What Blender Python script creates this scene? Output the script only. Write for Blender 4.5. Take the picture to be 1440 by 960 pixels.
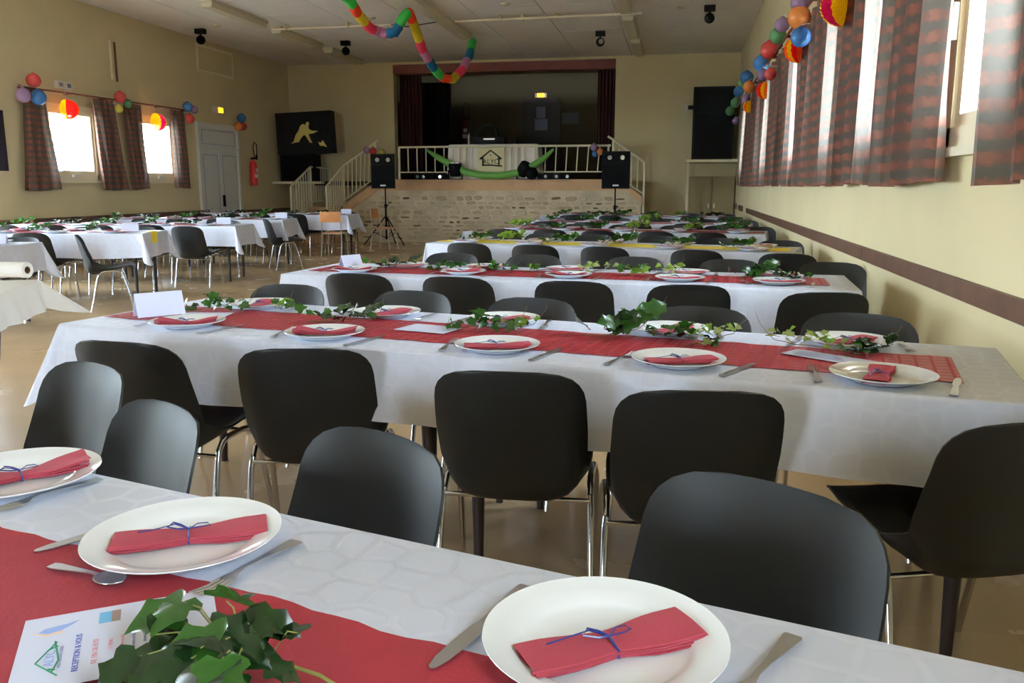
import bpy, bmesh, math, random
from mathutils import Vector, Matrix, noise
PI = math.pi
random.seed(7)
for o in list(bpy.data.objects): bpy.data.objects.remove(o)
S = bpy.context.scene
COL = S.collection

# ------------------------------------------------------------------ camera
cam_d = bpy.data.cameras.new('camera'); cam = bpy.data.objects.new('camera', cam_d); COL.objects.link(cam)
cam_d.sensor_width = 36.0; cam_d.lens = 1190.0 / 1440.0 * 36.0; cam_d.clip_start = 0.05; cam_d.clip_end = 200
cam.location = (0, 0, 1.28)
PITCH = math.atan(218 / 1190); YAW = math.atan(238 / math.hypot(1190, 218))
cam.rotation_euler = (PI / 2 - PITCH, 0, YAW)
S.camera = cam
# ------------------------------------------------------------------ world, exposure
S.view_settings.view_transform = 'Standard'; S.view_settings.look = 'None'
S.view_settings.exposure = 0.12; S.view_settings.gamma = 1.0
W = bpy.data.worlds.new('overcast_sky'); S.world = W; W.use_nodes = True
bg = W.node_tree.nodes['Background']; bg.inputs[0].default_value = (0.70, 0.85, 1.0, 1); bg.inputs[1].default_value = 46.0
S.cycles.max_bounces = 10; S.cycles.diffuse_bounces = 7; S.cycles.glossy_bounces = 4; S.cycles.transmission_bounces = 4
S.cycles.transparent_max_bounces = 12
S.cycles.caustics_reflective = False; S.cycles.caustics_refractive = False
S.cycles.sample_clamp_indirect = 6.0

XR, XL, YB, YF, ZC = 1.2, -9.6, 20.2, -4.6, 4.2
WR = [(-1.2, 0.0), (3.1, 4.28), (5.3, 6.5), (6.85, 8.05), (8.9, 10.1), (11.3, 12.5), (13.3, 14.5), (15.4, 16.6)]
WRZ = (1.50, 2.72)
WL = [(2.0, 3.4), (4.6, 6.4), (7.0, 8.4), (8.7, 10.1), (11.72, 12.86), (14.08, 15.1)]
WLZ = (1.43, 2.50); WLZ2 = (0.12, 2.60)      # unseen left bays, added tall to bring more light into the hall
WF = [(-4.6, -2.8)]
WFZ = (0.1, 2.4)
def portal(loc, rot, sx, sy):
    l = bpy.data.lights.new('window_portal', 'AREA'); l.shape = 'RECTANGLE'; l.size = sx; l.size_y = sy
    l.cycles.is_portal = True
    o = bpy.data.objects.new('window_portal', l); COL.objects.link(o); o.location = loc; o.rotation_euler = rot
for a, b in WR: portal((XR + .26, (a + b) / 2, sum(WRZ) / 2), (0, PI / 2, 0), WRZ[1] - WRZ[0], b - a)
for a, b in WL:
    zz = WLZ if a > 10 else WLZ2; portal((XL - .26, (a + b) / 2, sum(zz) / 2), (0, -PI / 2, 0), zz[1] - zz[0], b - a)
for a, b in WF: portal(((a + b) / 2, YF - .26, sum(WFZ) / 2), (PI / 2, 0, 0), b - a, WFZ[1] - WFZ[0])

# ------------------------------------------------------------------ materials
def lin(c):
    return tuple(((v / 255) / 12.92 if v / 255 <= .04045 else ((v / 255 + .055) / 1.055) ** 2.4) for v in c)
MATS = {}
def mat(name, rgb, rough=.6, metal=0, bump=0, bscale=40, var=0, vscale=4, trans=0, spec=.5, coat=0, emis=None, estr=0, bdist=.002):
    if name in MATS: return MATS[name]
    m = bpy.data.materials.new(name); m.use_nodes = True; nt = m.node_tree; N = nt.nodes; Lk = nt.links
    p = N['Principled BSDF']; c = lin(rgb)
    p.inputs['Base Color'].default_value = (*c, 1); p.inputs['Roughness'].default_value = rough
    p.inputs['Metallic'].default_value = metal; p.inputs['Specular IOR Level'].default_value = spec
    p.inputs['Coat Weight'].default_value = coat
    tc = N.new('ShaderNodeTexCoord')
    if bump:
        n = N.new('ShaderNodeTexNoise'); n.inputs['Scale'].default_value = bscale; n.inputs['Detail'].default_value = 4
        b = N.new('ShaderNodeBump'); b.inputs['Strength'].default_value = bump; b.inputs['Distance'].default_value = bdist
        Lk.new(tc.outputs['Object'], n.inputs['Vector']); Lk.new(n.outputs['Fac'], b.inputs['Height']); Lk.new(b.outputs[0], p.inputs['Normal'])
    if var:
        n2 = N.new('ShaderNodeTexNoise'); n2.inputs['Scale'].default_value = vscale; n2.inputs['Detail'].default_value = 5
        r = N.new('ShaderNodeValToRGB'); r.color_ramp.elements[0].position = .3; r.color_ramp.elements[1].position = .7
        r.color_ramp.elements[0].color = (*[v * (1 - var) for v in c], 1); r.color_ramp.elements[1].color = (*[min(1, v * (1 + var * .6)) for v in c], 1)
        Lk.new(tc.outputs['Object'], n2.inputs['Vector']); Lk.new(n2.outputs['Fac'], r.inputs[0]); Lk.new(r.outputs[0], p.inputs['Base Color'])
    if emis:
        p.inputs['Emission Color'].default_value = (*lin(emis), 1); p.inputs['Emission Strength'].default_value = estr
    if trans:
        t = N.new('ShaderNodeBsdfTranslucent'); t.inputs[0].default_value = (*c, 1)
        if var: Lk.new(r.outputs[0], t.inputs[0])
        mx = N.new('ShaderNodeMixShader'); mx.inputs[0].default_value = trans
        Lk.new(p.outputs[0], mx.inputs[1]); Lk.new(t.outputs[0], mx.inputs[2]); Lk.new(mx.outputs[0], N['Material Output'].inputs[0])
    MATS[name] = m; return m
M_wall = mat('cream_wall', (208, 194, 152), .85, bump=.25, bscale=60, var=.06, vscale=1.2)
M_ceil = mat('ceiling_board', (234, 232, 226), .9, bump=.15, bscale=90, var=.04, vscale=2)
M_white = mat('white_paint', (214, 212, 204), .5)
M_frame = mat('cream_frame', (228, 218, 190), .45)
M_brownrail = mat('brown_rail_wood', (98, 66, 48), .5, bump=.2, bscale=30, var=.2, vscale=8)
M_shell = mat('black_polypropylene', (17, 19, 19), .47, bump=.25, bscale=420, var=.15, vscale=5, bdist=.0006)
M_chrome = mat('chrome_tube', (205, 205, 208), .14, metal=1)
M_steel = mat('stainless_steel', (200, 202, 208), .28, metal=1)
M_inkdim = mat('faint_grey_notice_print', (96, 98, 104), .8)
M_blackpl = mat('black_plastic', (9, 9, 10), .7, spec=.2)
M_blackmatt = mat('black_cloth', (7, 7, 8), .9)
M_grille = mat('speaker_grille', (8, 8, 9), .8, bump=.6, bscale=260, spec=.15)
M_greyleg = mat('grey_enamel_tube', (96, 100, 110), .35, metal=.4)
M_darkwood = mat('dark_table_leg', (44, 28, 24), .45)
M_tabletop = mat('brown_laminate_top', (120, 90, 60), .5)
M_beige = mat('beige_rail_paint', (226, 218, 188), .5)
M_salmon = mat('salmon_coping', (208, 168, 128), .85, bump=.3, bscale=30, var=.16, vscale=2.2)
M_mortar = mat('pale_mortar', (206, 190, 160), .95, bump=.9, bscale=45, var=.2, vscale=3, bdist=.01)
M_stones = [mat('rubble_stone_' + n, c, .95, bump=.9, bscale=26, var=.25, vscale=7, bdist=.01) for n, c in
            (('buff', (198, 180, 148)), ('tan', (184, 164, 132)), ('pale', (208, 194, 166)), ('grey', (112, 96, 76)), ('rust', (140, 110, 82)))]
M_papers = mat('white_paper', (208, 212, 232), .7)
M_offpaper = mat('white_paper_roll', (226, 222, 214), .7)
M_ceramic = mat('white_ceramic', (232, 235, 236), .12, coat=.3)
M_napkin = mat('raspberry_napkin', (172, 64, 82), .85, bump=.35, bscale=300, var=.05, vscale=20, trans=.1)
M_ribbon = mat('blue_curling_ribbon', (48, 58, 128), .3)
M_stem = mat('ivy_stem_green', (128, 128, 62), .6)
M_stemb = mat('ivy_stem_brown', (110, 88, 58), .7)
def leafmat(name, rgb, tr=.25):
    m = mat(name, rgb, .26, var=.18, vscale=3, trans=tr); return m
M_leafD = leafmat('ivy_leaf_dark', (24, 50, 20), .06)
M_leafM = leafmat('ivy_leaf_mid', (48, 90, 30), .2)
M_leafL = leafmat('ivy_leaf_light', (132, 168, 62), .35)
M_leafP = leafmat('ivy_leaf_pale', (160, 178, 112), .35)
M_yellow = mat('yellow_runner_paper', (236, 212, 60), .8, bump=.3, bscale=200)
M_wood = mat('varnished_beech', (196, 128, 66), .4, var=.15, vscale=10)
M_maroon = mat('maroon_velvet', (58, 10, 16), .9, var=.3, vscale=6)
M_header = mat('red_brown_beam', (104, 46, 32), .7, var=.2, vscale=5)
M_stagewall = mat('stage_wall_shade_tone', (70, 58, 34), .9)  # albedo lowered so the dark stage's shade sits in the colour
M_stageceil = mat('stage_ceiling_board', (104, 97, 84), .9)  # board colour darkened too, holding the stage's dimness
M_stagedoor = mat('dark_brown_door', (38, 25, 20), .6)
M_shadered = mat('shaded_extinguisher_red', (96, 20, 20), .5)  # copy of the red, darkened to put stage shade into the colour
M_red = mat('extinguisher_red', (190, 26, 30), .35)
M_label = mat('print_white', (230, 228, 224), .6)
M_figure = mat('yellow_figure_paint', (214, 198, 108), .7)
M_inkblk = mat('black_print', (20, 18, 16), .7)
M_inkblue = mat('blue_print', (84, 96, 178), .7)
M_inkpink = mat('pink_print', (206, 140, 150), .7)
M_inkgrey = mat('grey_print', (150, 152, 180), .7)
M_inkgreen = mat('green_print', (28, 128, 92), .7)
M_inksky = mat('sky_print', (110, 178, 222), .7)
M_inkpale = mat('pale_blue_print', (150, 172, 226), .7)
M_inkorange = mat('pale_orange_print', (232, 190, 156), .7)
M_inktan = mat('tan_print', (150, 128, 120), .7)
M_poster = mat('cream_poster', (220, 208, 160), .8)
M_exit = mat('lit_exit_sign', (255, 160, 40), .5, emis=(255, 150, 20), estr=5)
M_lamp = mat('lit_led', (200, 200, 200), .5, emis=(255, 250, 240), estr=.35)
M_lens = mat('glass_lens', (190, 196, 200), .1, metal=.6)
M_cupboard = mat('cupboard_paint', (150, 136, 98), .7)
M_grass = mat('outdoor_grass', (120, 150, 90), .95, var=.3, vscale=1)
M_ground = mat('pale_gravel_ground', (238, 236, 230), .95)
M_tree = mat('tree_foliage', (150, 180, 120), .8, var=.2, vscale=2, trans=.3)
M_bark = mat('tree_bark', (90, 74, 56), .9)
M_darkflag = mat('dark_hanging_cloth', (28, 20, 32), .9)
M_lightbox = mat('fluorescent_diffuser', (206, 198, 170), .45)
M_lightbody = mat('fluorescent_body', (196, 188, 160), .55)
BALC = {'red': (204, 76, 72), 'lilac': (168, 136, 178), 'blue': (74, 130, 190), 'green': (98, 158, 106), 'orange': (228, 142, 72), 'yellow': (204, 196, 90)}
M_bal = {k: mat('balloon_' + k, v, .18, trans=.25) for k, v in BALC.items()}
M_tube = mat('green_balloon_tube', (116, 178, 84), .3, trans=.2)
GARC = {'green': (70, 196, 84), 'orange': (236, 74, 26), 'yellow': (222, 200, 40), 'pink': (226, 56, 90), 'lilac': (206, 138, 178), 'blue': (30, 112, 150), 'red': (220, 48, 66)}
M_gar = {k: mat('tissue_' + k, v, .8, trans=.35, bump=.8, bscale=60, bdist=.01) for k, v in GARC.items()}
M_honey = {k: mat('honeycomb_' + k, v, .7, trans=.5) for k, v in {'yellow': (255, 226, 20), 'orange': (255, 120, 20), 'red': (240, 40, 30), 'magenta': (226, 24, 110)}.items()}

def glassmat():
    m = bpy.data.materials.new('window_glass'); m.use_nodes = True; N = m.node_tree.nodes; L = m.node_tree.links
    N.remove(N['Principled BSDF']); t = N.new('ShaderNodeBsdfTransparent'); g = N.new('ShaderNodeBsdfGlossy'); g.inputs['Roughness'].default_value = .02
    x = N.new('ShaderNodeMixShader'); x.inputs[0].default_value = .05
    L.new(t.outputs[0], x.inputs[1]); L.new(g.outputs[0], x.inputs[2]); L.new(x.outputs[0], N['Material Output'].inputs[0]); return m
M_glass = glassmat()
def floormat():
    m = mat('worn_beige_floor', (190, 160, 120), .22, var=.12, vscale=.9); nt = m.node_tree; N = nt.nodes; L = nt.links; p = N['Principled BSDF']
    ramp = [n for n in N if n.type == 'VALTORGB'][0]; tc = [n for n in N if n.type == 'TEX_COORD'][0]
    br = N.new('ShaderNodeTexBrick'); br.inputs['Scale'].default_value = 1.0; br.offset = 0; br.inputs['Brick Width'].default_value = .5; br.inputs['Row Height'].default_value = .5
    br.inputs['Mortar Size'].default_value = .0018; br.inputs['Color1'].default_value = (1, 1, 1, 1); br.inputs['Color2'].default_value = (.93, .93, .93, 1); br.inputs['Mortar'].default_value = (.88, .88, .88, 1)
    L.new(tc.outputs['Object'], br.inputs['Vector'])
    mx = N.new('ShaderNodeMix'); mx.data_type = 'RGBA'; mx.blend_type = 'MULTIPLY'; mx.inputs[0].default_value = 1
    L.new(ramp.outputs[0], mx.inputs[6]); L.new(br.outputs[0], mx.inputs[7]); L.new(mx.outputs[2], p.inputs['Base Color'])
    n = N.new('ShaderNodeTexNoise'); n.inputs['Scale'].default_value = 2.5; n.inputs['Detail'].default_value = 6
    mr = N.new('ShaderNodeMapRange'); mr.inputs[3].default_value = .12; mr.inputs[4].default_value = .36
    L.new(tc.outputs['Object'], n.inputs['Vector']); L.new(n.outputs[0], mr.inputs[0]); L.new(mr.outputs[0], p.inputs['Roughness'])
    return m
M_floor = floormat()
def clothmat(name, rgb, grid):
    m = mat(name, rgb, .62, trans=.12); nt = m.node_tree; N = nt.nodes; L = nt.links; p = N['Principled BSDF']; tc = [n for n in N if n.type == 'TEX_COORD'][0]
    if grid:   # embossed squares
        w = N.new('ShaderNodeTexBrick'); w.offset = 0; w.inputs['Scale'].default_value = 1; w.inputs['Brick Width'].default_value = .045; w.inputs['Row Height'].default_value = .045; w.inputs['Mortar Size'].default_value = .006
        w.inputs['Mortar Smooth'].default_value = .6
        out = w.outputs['Fac']; L.new(tc.outputs['Object'], w.inputs['Vector'])
    else:      # damask medallions
        v = N.new('ShaderNodeTexVoronoi'); v.feature = 'DISTANCE_TO_EDGE'; v.inputs['Scale'].default_value = 15; v.inputs['Randomness'].default_value = .55
        w = N.new('ShaderNodeMapRange'); w.inputs[1].default_value = .04; w.inputs[2].default_value = .12
        L.new(tc.outputs['Object'], v.inputs['Vector']); L.new(v.outputs[0], w.inputs[0]); out = w.outputs[0]
    n = N.new('ShaderNodeTexNoise'); n.inputs['Scale'].default_value = 7; n.inputs['Detail'].default_value = 6; L.new(tc.outputs['Object'], n.inputs['Vector'])
    ad = N.new('ShaderNodeMath'); ad.operation = 'MULTIPLY_ADD'; ad.inputs[1].default_value = .25 if not grid else .35
    L.new(out, ad.inputs[0]); L.new(n.outputs[0], ad.inputs[2])
    b = N.new('ShaderNodeBump'); b.inputs['Strength'].default_value = .35; b.inputs['Distance'].default_value = .004
    L.new(ad.outputs[0], b.inputs['Height']); L.new(b.outputs[0], p.inputs['Normal'])
    mr = N.new('ShaderNodeMapRange'); mr.inputs[3].default_value = .34; mr.inputs[4].default_value = .66
    L.new(out, mr.inputs[0]); L.new(mr.outputs[0], p.inputs['Roughness'])
    cm = N.new('ShaderNodeMix'); cm.data_type = 'RGBA'; c = lin(rgb); cm.inputs[6].default_value = (*[min(1, v * (1.03 if not grid else 1.035)) for v in c], 1); cm.inputs[7].default_value = (*[v * (.985 if not grid else 1) for v in c], 1)
    L.new(out, cm.inputs[0]); L.new(cm.outputs[2], p.inputs['Base Color'])
    return m
M_cloth = clothmat('white_damask_cloth', (220, 224, 238), False)
M_runner = clothmat('red_embossed_runner', (158, 34, 50), True)
M_runnerf = mat('red_fibre_runner', (146, 32, 46), .85, bump=.5, bscale=160, var=.1, vscale=14)
def plaid():
    m = bpy.data.materials.new('rust_and_grey_curtain'); m.use_nodes = True; nt = m.node_tree; N = nt.nodes; L = nt.links; p = N['Principled BSDF']
    p.inputs['Roughness'].default_value = .9
    uv = N.new('ShaderNodeUVMap'); sp = N.new('ShaderNodeSeparateXYZ'); L.new(uv.outputs[0], sp.inputs[0])
    nz = N.new('ShaderNodeTexNoise'); nz.inputs['Scale'].default_value = 35; L.new(uv.outputs[0], nz.inputs['Vector'])
    def wave(sock, per, lo, hi):
        a = N.new('ShaderNodeMath'); a.operation = 'MULTIPLY_ADD'; a.inputs[1].default_value = 2 * PI / per
        nn = N.new('ShaderNodeMath'); nn.operation = 'MULTIPLY'; nn.inputs[1].default_value = 3.2; L.new(nz.outputs[0], nn.inputs[0]); L.new(nn.outputs[0], a.inputs[2])
        s = N.new('ShaderNodeMath'); s.operation = 'SINE'; L.new(sock, a.inputs[0]); L.new(a.outputs[0], s.inputs[0])
        r = N.new('ShaderNodeMapRange'); r.inputs[1].default_value = lo; r.inputs[2].default_value = hi; L.new(s.outputs[0], r.inputs[0]); return r.outputs[0]
    h = wave(sp.outputs[1], .092, -.45, .55); v = wave(sp.outputs[0], .13, -.5, 1.0)
    c1 = N.new('ShaderNodeMix'); c1.data_type = 'RGBA'; c1.inputs[6].default_value = (*lin((74, 68, 60)), 1); c1.inputs[7].default_value = (*lin((108, 63, 51)), 1)
    L.new(h, c1.inputs[0])
    c2 = N.new('ShaderNodeMix'); c2.data_type = 'RGBA'; c2.blend_type = 'MIX'; c2.inputs[7].default_value = (*lin((132, 77, 59)), 1)
    ml = N.new('ShaderNodeMath'); ml.operation = 'MULTIPLY'; L.new(h, ml.inputs[0]); L.new(v, ml.inputs[1])
    L.new(ml.outputs[0], c2.inputs[0]); L.new(c1.outputs[2], c2.inputs[6]); L.new(c2.outputs[2], p.inputs['Base Color'])
    b = N.new('ShaderNodeBump'); b.inputs['Strength'].default_value = .4; b.inputs['Distance'].default_value = .003
    n3 = N.new('ShaderNodeTexNoise'); n3.inputs['Scale'].default_value = 120; L.new(uv.outputs[0], n3.inputs['Vector']); L.new(n3.outputs[0], b.inputs['Height']); L.new(b.outputs[0], p.inputs['Normal'])
    t = N.new('ShaderNodeBsdfTranslucent'); bl = N.new('ShaderNodeMix'); bl.data_type = 'RGBA'; bl.inputs[0].default_value = .45; bl.inputs[7].default_value = (.9, .8, .68, 1); L.new(c2.outputs[2], bl.inputs[6]); L.new(bl.outputs[2], t.inputs[0])
    mx = N.new('ShaderNodeMixShader'); mx.inputs[0].default_value = .13; L.new(p.outputs[0], mx.inputs[1]); L.new(t.outputs[0], mx.inputs[2]); L.new(mx.outputs[0], N['Material Output'].inputs[0])
    return m
M_plaid = plaid(); M_lightblock = mat('brown_light_block_lining', (92, 78, 68), .95)  # second material is for added light-blocking sheets behind the curtains
def platemat():
    m = mat('white_plate_grey_line', (232, 235, 236), .1, coat=.3); N = m.node_tree.nodes; L = m.node_tree.links; p = N['Principled BSDF']; tc = [n for n in N if n.type == 'TEX_COORD'][0]
    s = N.new('ShaderNodeSeparateXYZ'); L.new(tc.outputs['Object'], s.inputs[0]); cb = N.new('ShaderNodeCombineXYZ'); L.new(s.outputs[0], cb.inputs[0]); L.new(s.outputs[1], cb.inputs[1])
    ln = N.new('ShaderNodeVectorMath'); ln.operation = 'LENGTH'; L.new(cb.outputs[0], ln.inputs[0])
    r = N.new('ShaderNodeValToRGB'); e = r.color_ramp.elements; r.color_ramp.interpolation = 'CONSTANT'
    w = (*lin((232, 235, 236)), 1); e[0].color = w; e[0].position = 0; e[1].position = .1343; e[1].color = (*lin((110, 124, 126)), 1); k = e.new(.1360); k.color = w
    L.new(ln.outputs['Value'], r.inputs[0]); L.new(r.outputs[0], p.inputs['Base Color']); return m
M_plate = platemat()

# ------------------------------------------------------------------ mesh helpers
class MB:
    def __init__(s): s.v = []; s.f = []; s.uv = None
    def add(s, v, f):
        n = len(s.v); s.v += [tuple(q) for q in v]; s.f += [tuple(i + n for i in q) for q in f]; return s
    def box(s, x0, y0, z0, x1, y1, z1, M=None):
        v = [(x0, y0, z0), (x1, y0, z0), (x1, y1, z0), (x0, y1, z0), (x0, y0, z1), (x1, y0, z1), (x1, y1, z1), (x0, y1, z1)]
        if M: v = [M @ Vector(q) for q in v]
        return s.add(v, [(0, 3, 2, 1), (4, 5, 6, 7), (0, 1, 5, 4), (1, 2, 6, 5), (2, 3, 7, 6), (3, 0, 4, 7)])
    def tube(s, P, r, n=8, cap=True):
        P = [Vector(p) for p in P]; R = r if isinstance(r, (list, tuple)) else [r] * len(P)
        vs = []; fs = []; prev = None
        for i, p in enumerate(P):
            t = (P[min(i + 1, len(P) - 1)] - P[max(i - 1, 0)]).normalized()
            if prev is None:
                a = Vector((0, 0, 1)) if abs(t.z) < .9 else Vector((1, 0, 0)); u = t.cross(a).normalized()
            else: u = (prev - t * prev.dot(t)).normalized()
            prev = u; w = t.cross(u)
            for k in range(n):
                an = 2 * PI * k / n; vs.append(p + (u * math.cos(an) + w * math.sin(an)) * R[i])
        for i in range(len(P) - 1):
            for k in range(n): fs.append((i * n + k, i * n + (k + 1) % n, (i + 1) * n + (k + 1) % n, (i + 1) * n + k))
        if cap: fs.append(tuple(range(n - 1, -1, -1))); fs.append(tuple((len(P) - 1) * n + k for k in range(n)))
        return s.add(vs, fs)
    def lathe(s, prof, n=24, M=None, close=False):
        vs = []; fs = []
        for r, z in prof:
            for k in range(n):
                a = 2 * PI * k / n; q = Vector((r * math.cos(a), r * math.sin(a), z)); vs.append(M @ q if M else q)
        for i in range(len(prof) - 1):
            for k in range(n): fs.append((i * n + k, i * n + (k + 1) % n, (i + 1) * n + (k + 1) % n, (i + 1) * n + k))
        if close: fs.append(tuple(range(n - 1, -1, -1))); fs.append(tuple((len(prof) - 1) * n + k for k in range(n)))
        return s.add(vs, fs)
    def prism(s, out, z0, z1, M=None):
        n = len(out); v = [Vector((x, y, z0)) for x, y in out] + [Vector((x, y, z1)) for x, y in out]
        if M: v = [M @ q for q in v]
        return s.add(v, [tuple(range(n - 1, -1, -1)), tuple(range(n, 2 * n))] + [(i, (i + 1) % n, n + (i + 1) % n, n + i) for i in range(n)])
    def grid(s, P):    # P[i][j] points
        n = len(P); m = len(P[0])
        return s.add([q for r in P for q in r], [(i * m + j, i * m + j + 1, (i + 1) * m + j + 1, (i + 1) * m + j) for i in range(n - 1) for j in range(m - 1)])
    def shell(s, P, th):  # thick sheet from grid
        n = len(P); m = len(P[0]); P = [[Vector(q) for q in r] for r in P]; Q = []
        for i in range(n):
            r = []
            for j in range(m):
                a = P[min(i + 1, n - 1)][j] - P[max(i - 1, 0)][j]; b = P[i][min(j + 1, m - 1)] - P[i][max(j - 1, 0)]
                nn = a.cross(b); nn = nn.normalized() if nn.length > 1e-9 else Vector((0, 0, 1)); r.append(P[i][j] - nn * th)
            Q.append(r)
        k = n * m; idx = lambda i, j: i * m + j
        F = [(idx(i, j), idx(i, j + 1), idx(i + 1, j + 1), idx(i + 1, j)) for i in range(n - 1) for j in range(m - 1)]
        F2 = [tuple(k + q for q in reversed(f)) for f in F]
        ring = [idx(0, j) for j in range(m)] + [idx(i, m - 1) for i in range(1, n)] + [idx(n - 1, j) for j in range(m - 2, -1, -1)] + [idx(i, 0) for i in range(n - 2, 0, -1)]
        F3 = [(ring[(t + 1) % len(ring)], ring[t], ring[t] + k, ring[(t + 1) % len(ring)] + k) for t in range(len(ring))]
        return s.add([q for r in P for q in r] + [q for r in Q for q in r], F + F2 + F3)
    def mesh(s, name, m, smooth=False):
        me = bpy.data.meshes.new(name); me.from_pydata(s.v, [], s.f)
        if m: me.materials.append(m)
        if smooth:
            me.polygons.foreach_set('use_smooth', [True] * len(me.polygons))
            try: me.set_sharp_from_angle(angle=math.radians(50))
            except Exception: pass
        me.update(); return me
    def obj(s, name, m, parent=None, smooth=False, **kw):
        return put(name, s.mesh(name, m, smooth), parent, **kw)
def put(name, data, parent=None, loc=None, rot=None, scale=None, label=None, cat=None, group=None, kind=None):
    o = bpy.data.objects.new(name, data); COL.objects.link(o)
    if parent: o.parent = parent
    if loc is not None: o.location = loc
    if rot is not None: o.rotation_euler = rot if isinstance(rot, (tuple, list)) else (0, 0, rot)
    if scale is not None: o.scale = scale if isinstance(scale, (tuple, list)) else (scale,) * 3
    tag(o, label, cat, group, kind); return o
def tag(o, label=None, cat=None, group=None, kind=None):
    if label: o['label'] = label
    if cat: o['category'] = cat
    if group: o['group'] = group
    if kind: o['kind'] = kind
    return o
def kids(o, table): return table.get(o, [])
def dup(root, loc, rz, label, group=None, scale=None):
    def cp(o, parent):
        c = o.copy(); COL.objects.link(c); c.parent = parent
        for ch in list(o.children): cp(ch, c)
        return c
    r = cp(root, None); r.location = loc; r.rotation_euler = (0, 0, rz); r['label'] = label
    if group: r['group'] = group
    if scale: r.scale = (scale,) * 3
    return r
def sphere_prof(r, n=10, squash=1, drop=0):
    return [(max(1e-4, r * math.sin(PI * i / n)), -r * squash * math.cos(PI * i / n)) for i in range(n + 1)]
ORD = ['first', 'second', 'third', 'fourth', 'fifth', 'sixth', 'seventh', 'eighth', 'ninth', 'tenth', 'eleventh', 'twelfth']
def text(name, s, size, m, parent, loc, rot, extrude=.0003, align='CENTER', label=None):
    c = bpy.data.curves.new(name, 'FONT'); c.body = s; c.size = size; c.extrude = extrude; c.align_x = align; c.materials.append(m)
    tmp = bpy.data.objects.new(name, c); me = bpy.data.meshes.new_from_object(tmp); bpy.data.objects.remove(tmp)
    o = bpy.data.objects.new(name, me); COL.objects.link(o); o.parent = parent; o.location = loc; o.rotation_euler = rot
    if label: o['label'] = label
    return o

# ------------------------------------------------------------------ room shell
def wall_with_holes(name, axis, pos, thick, a0, a1, holes, hz0, hz1, m, label):
    """wall along y (axis x) or along x (axis y) with equal-height window holes"""
    b = MB(); lo, hi = min(pos, pos + thick), max(pos, pos + thick)
    def bx(p, q, z0, z1):
        if q - p < 1e-4 or z1 - z0 < 1e-4: return
        b.box(lo, p, z0, hi, q, z1) if axis == 'x' else b.box(p, lo, z0, q, hi, z1)
    bx(a0, a1, -.1, hz0); bx(a0, a1, hz1, ZC + .1); c = a0
    for p, q in sorted(holes): bx(c, p, hz0, hz1); c = q
    bx(c, a1, hz0, hz1)
    return b.obj(name, m, label=label, kind='structure')
fl = MB().box(XL - .3, YF - .3, -.12, XR + .3, YB + .1, 0).obj('floor', M_floor, kind='structure', label='glossy worn beige hall floor')
wall_with_holes('wall_right', 'x', XR, .3, YF - .3, YB, WR, *WRZ, M_wall, 'cream right wall with the row of curtained windows')
wl = MB(); c0 = YF - .3
for a, b in WL:
    z0, z1 = WLZ if a > 10 else WLZ2
    wl.box(XL - .3, c0, -.1, XL, a, ZC + .1).box(XL - .3, a, -.1, XL, b, z0).box(XL - .3, a, z1, XL, b, ZC + .1); c0 = b
wl.box(XL - .3, c0, -.1, XL, YB, ZC + .1)
wl.obj('wall_left', M_wall, kind='structure', label='cream left wall with two windows and white door')
wall_with_holes('wall_front', 'y', YF, -.3, XL, XR, WF, *WFZ, M_wall, 'cream wall behind the viewer')
OX0, OX1, OZ0, OZ1 = -6.88, -1.56, 1.43, 4.14
wb = MB(); wb.box(XL - .3, YB, -.1, OX0, YB + .25, ZC + .1); wb.box(OX1, YB, -.1, XR + .3, YB + .25, ZC + .1); wb.box(OX0, YB, -.1, OX1, YB + .25, OZ0 - .02); wb.box(OX0, YB, OZ1, OX1, YB + .25, ZC + .1)
wb.obj('wall_back', M_wall, kind='structure', label='cream back wall around the stage opening')
ce = put('ceiling', None, kind='structure', label='off-white panelled ceiling with thin seams')
MB().box(XL - .3, YF - .3, ZC + .03, XR + .3, YB + .3, ZC + .13).obj('backing_board', M_ceil, ce)
pm = MB().box(.006, .006, 0, 1.194, 2.394, .03).mesh('ceiling_panel', M_ceil)
for i in range(9):
    for j in range(11):
        if YF + j * 2.4 > YB: continue
        put('ceiling_panel', pm, ce, loc=(XL + i * 1.2, YF - .1 + j * 2.4 - (2.4 if 0 else 0), ZC + random.uniform(-.002, .002)))
# dado rails
def rail(name, x, segs, z0, z1, t, label):
    r = put(name, None, kind='structure', label=label)
    for a, b in segs: MB().box(min(x, x + t), a, z0, max(x, x + t), b, z1).obj('rail_board', M_brownrail, r)
    return r
rail('trim_1', XR, [(-4.5, -.6), (-.594, 2.5), (2.506, 5.9), (5.906, 9.3), (9.306, 12.7), (12.706, 16.2)], .805, .89, -.025, 'brown wooden rail along the right wall')
rail('trim_2', XL, [(9.1, 11.18), (11.27, 13.32), (13.42, 15.48), (15.56, 15.86)], .69, .80, .025, 'brown wooden rail broken by cream posts along left wall')
r3 = put('trim_3', None, kind='structure', label='brown rail on the left wall beyond the door')
MB().box(XL, 17.6, .66, XL + .025, 20.1, .76).obj('rail_board', M_brownrail, r3)
r4 = put('trim_4', None, kind='structure', label='short dark rail boards at far end of right wall')
MB().box(XR - .03, 17.3, .8, XR, 18.3, .9).obj('rail_board', M_brownrail, r4); MB().box(XR - .03, 19.2, .8, XR, 20, .9).obj('rail_board', M_brownrail, r4)
MB().box(XR - .02, YF, 0, XR, YB, .09).obj('baseboard_right', M_frame, kind='structure', label='cream skirting board of right wall')
MB().box(XL, YF, 0, XL + .02, 15.9, .09).obj('baseboard_left', M_frame, kind='structure', label='cream skirting board of left wall')

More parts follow.
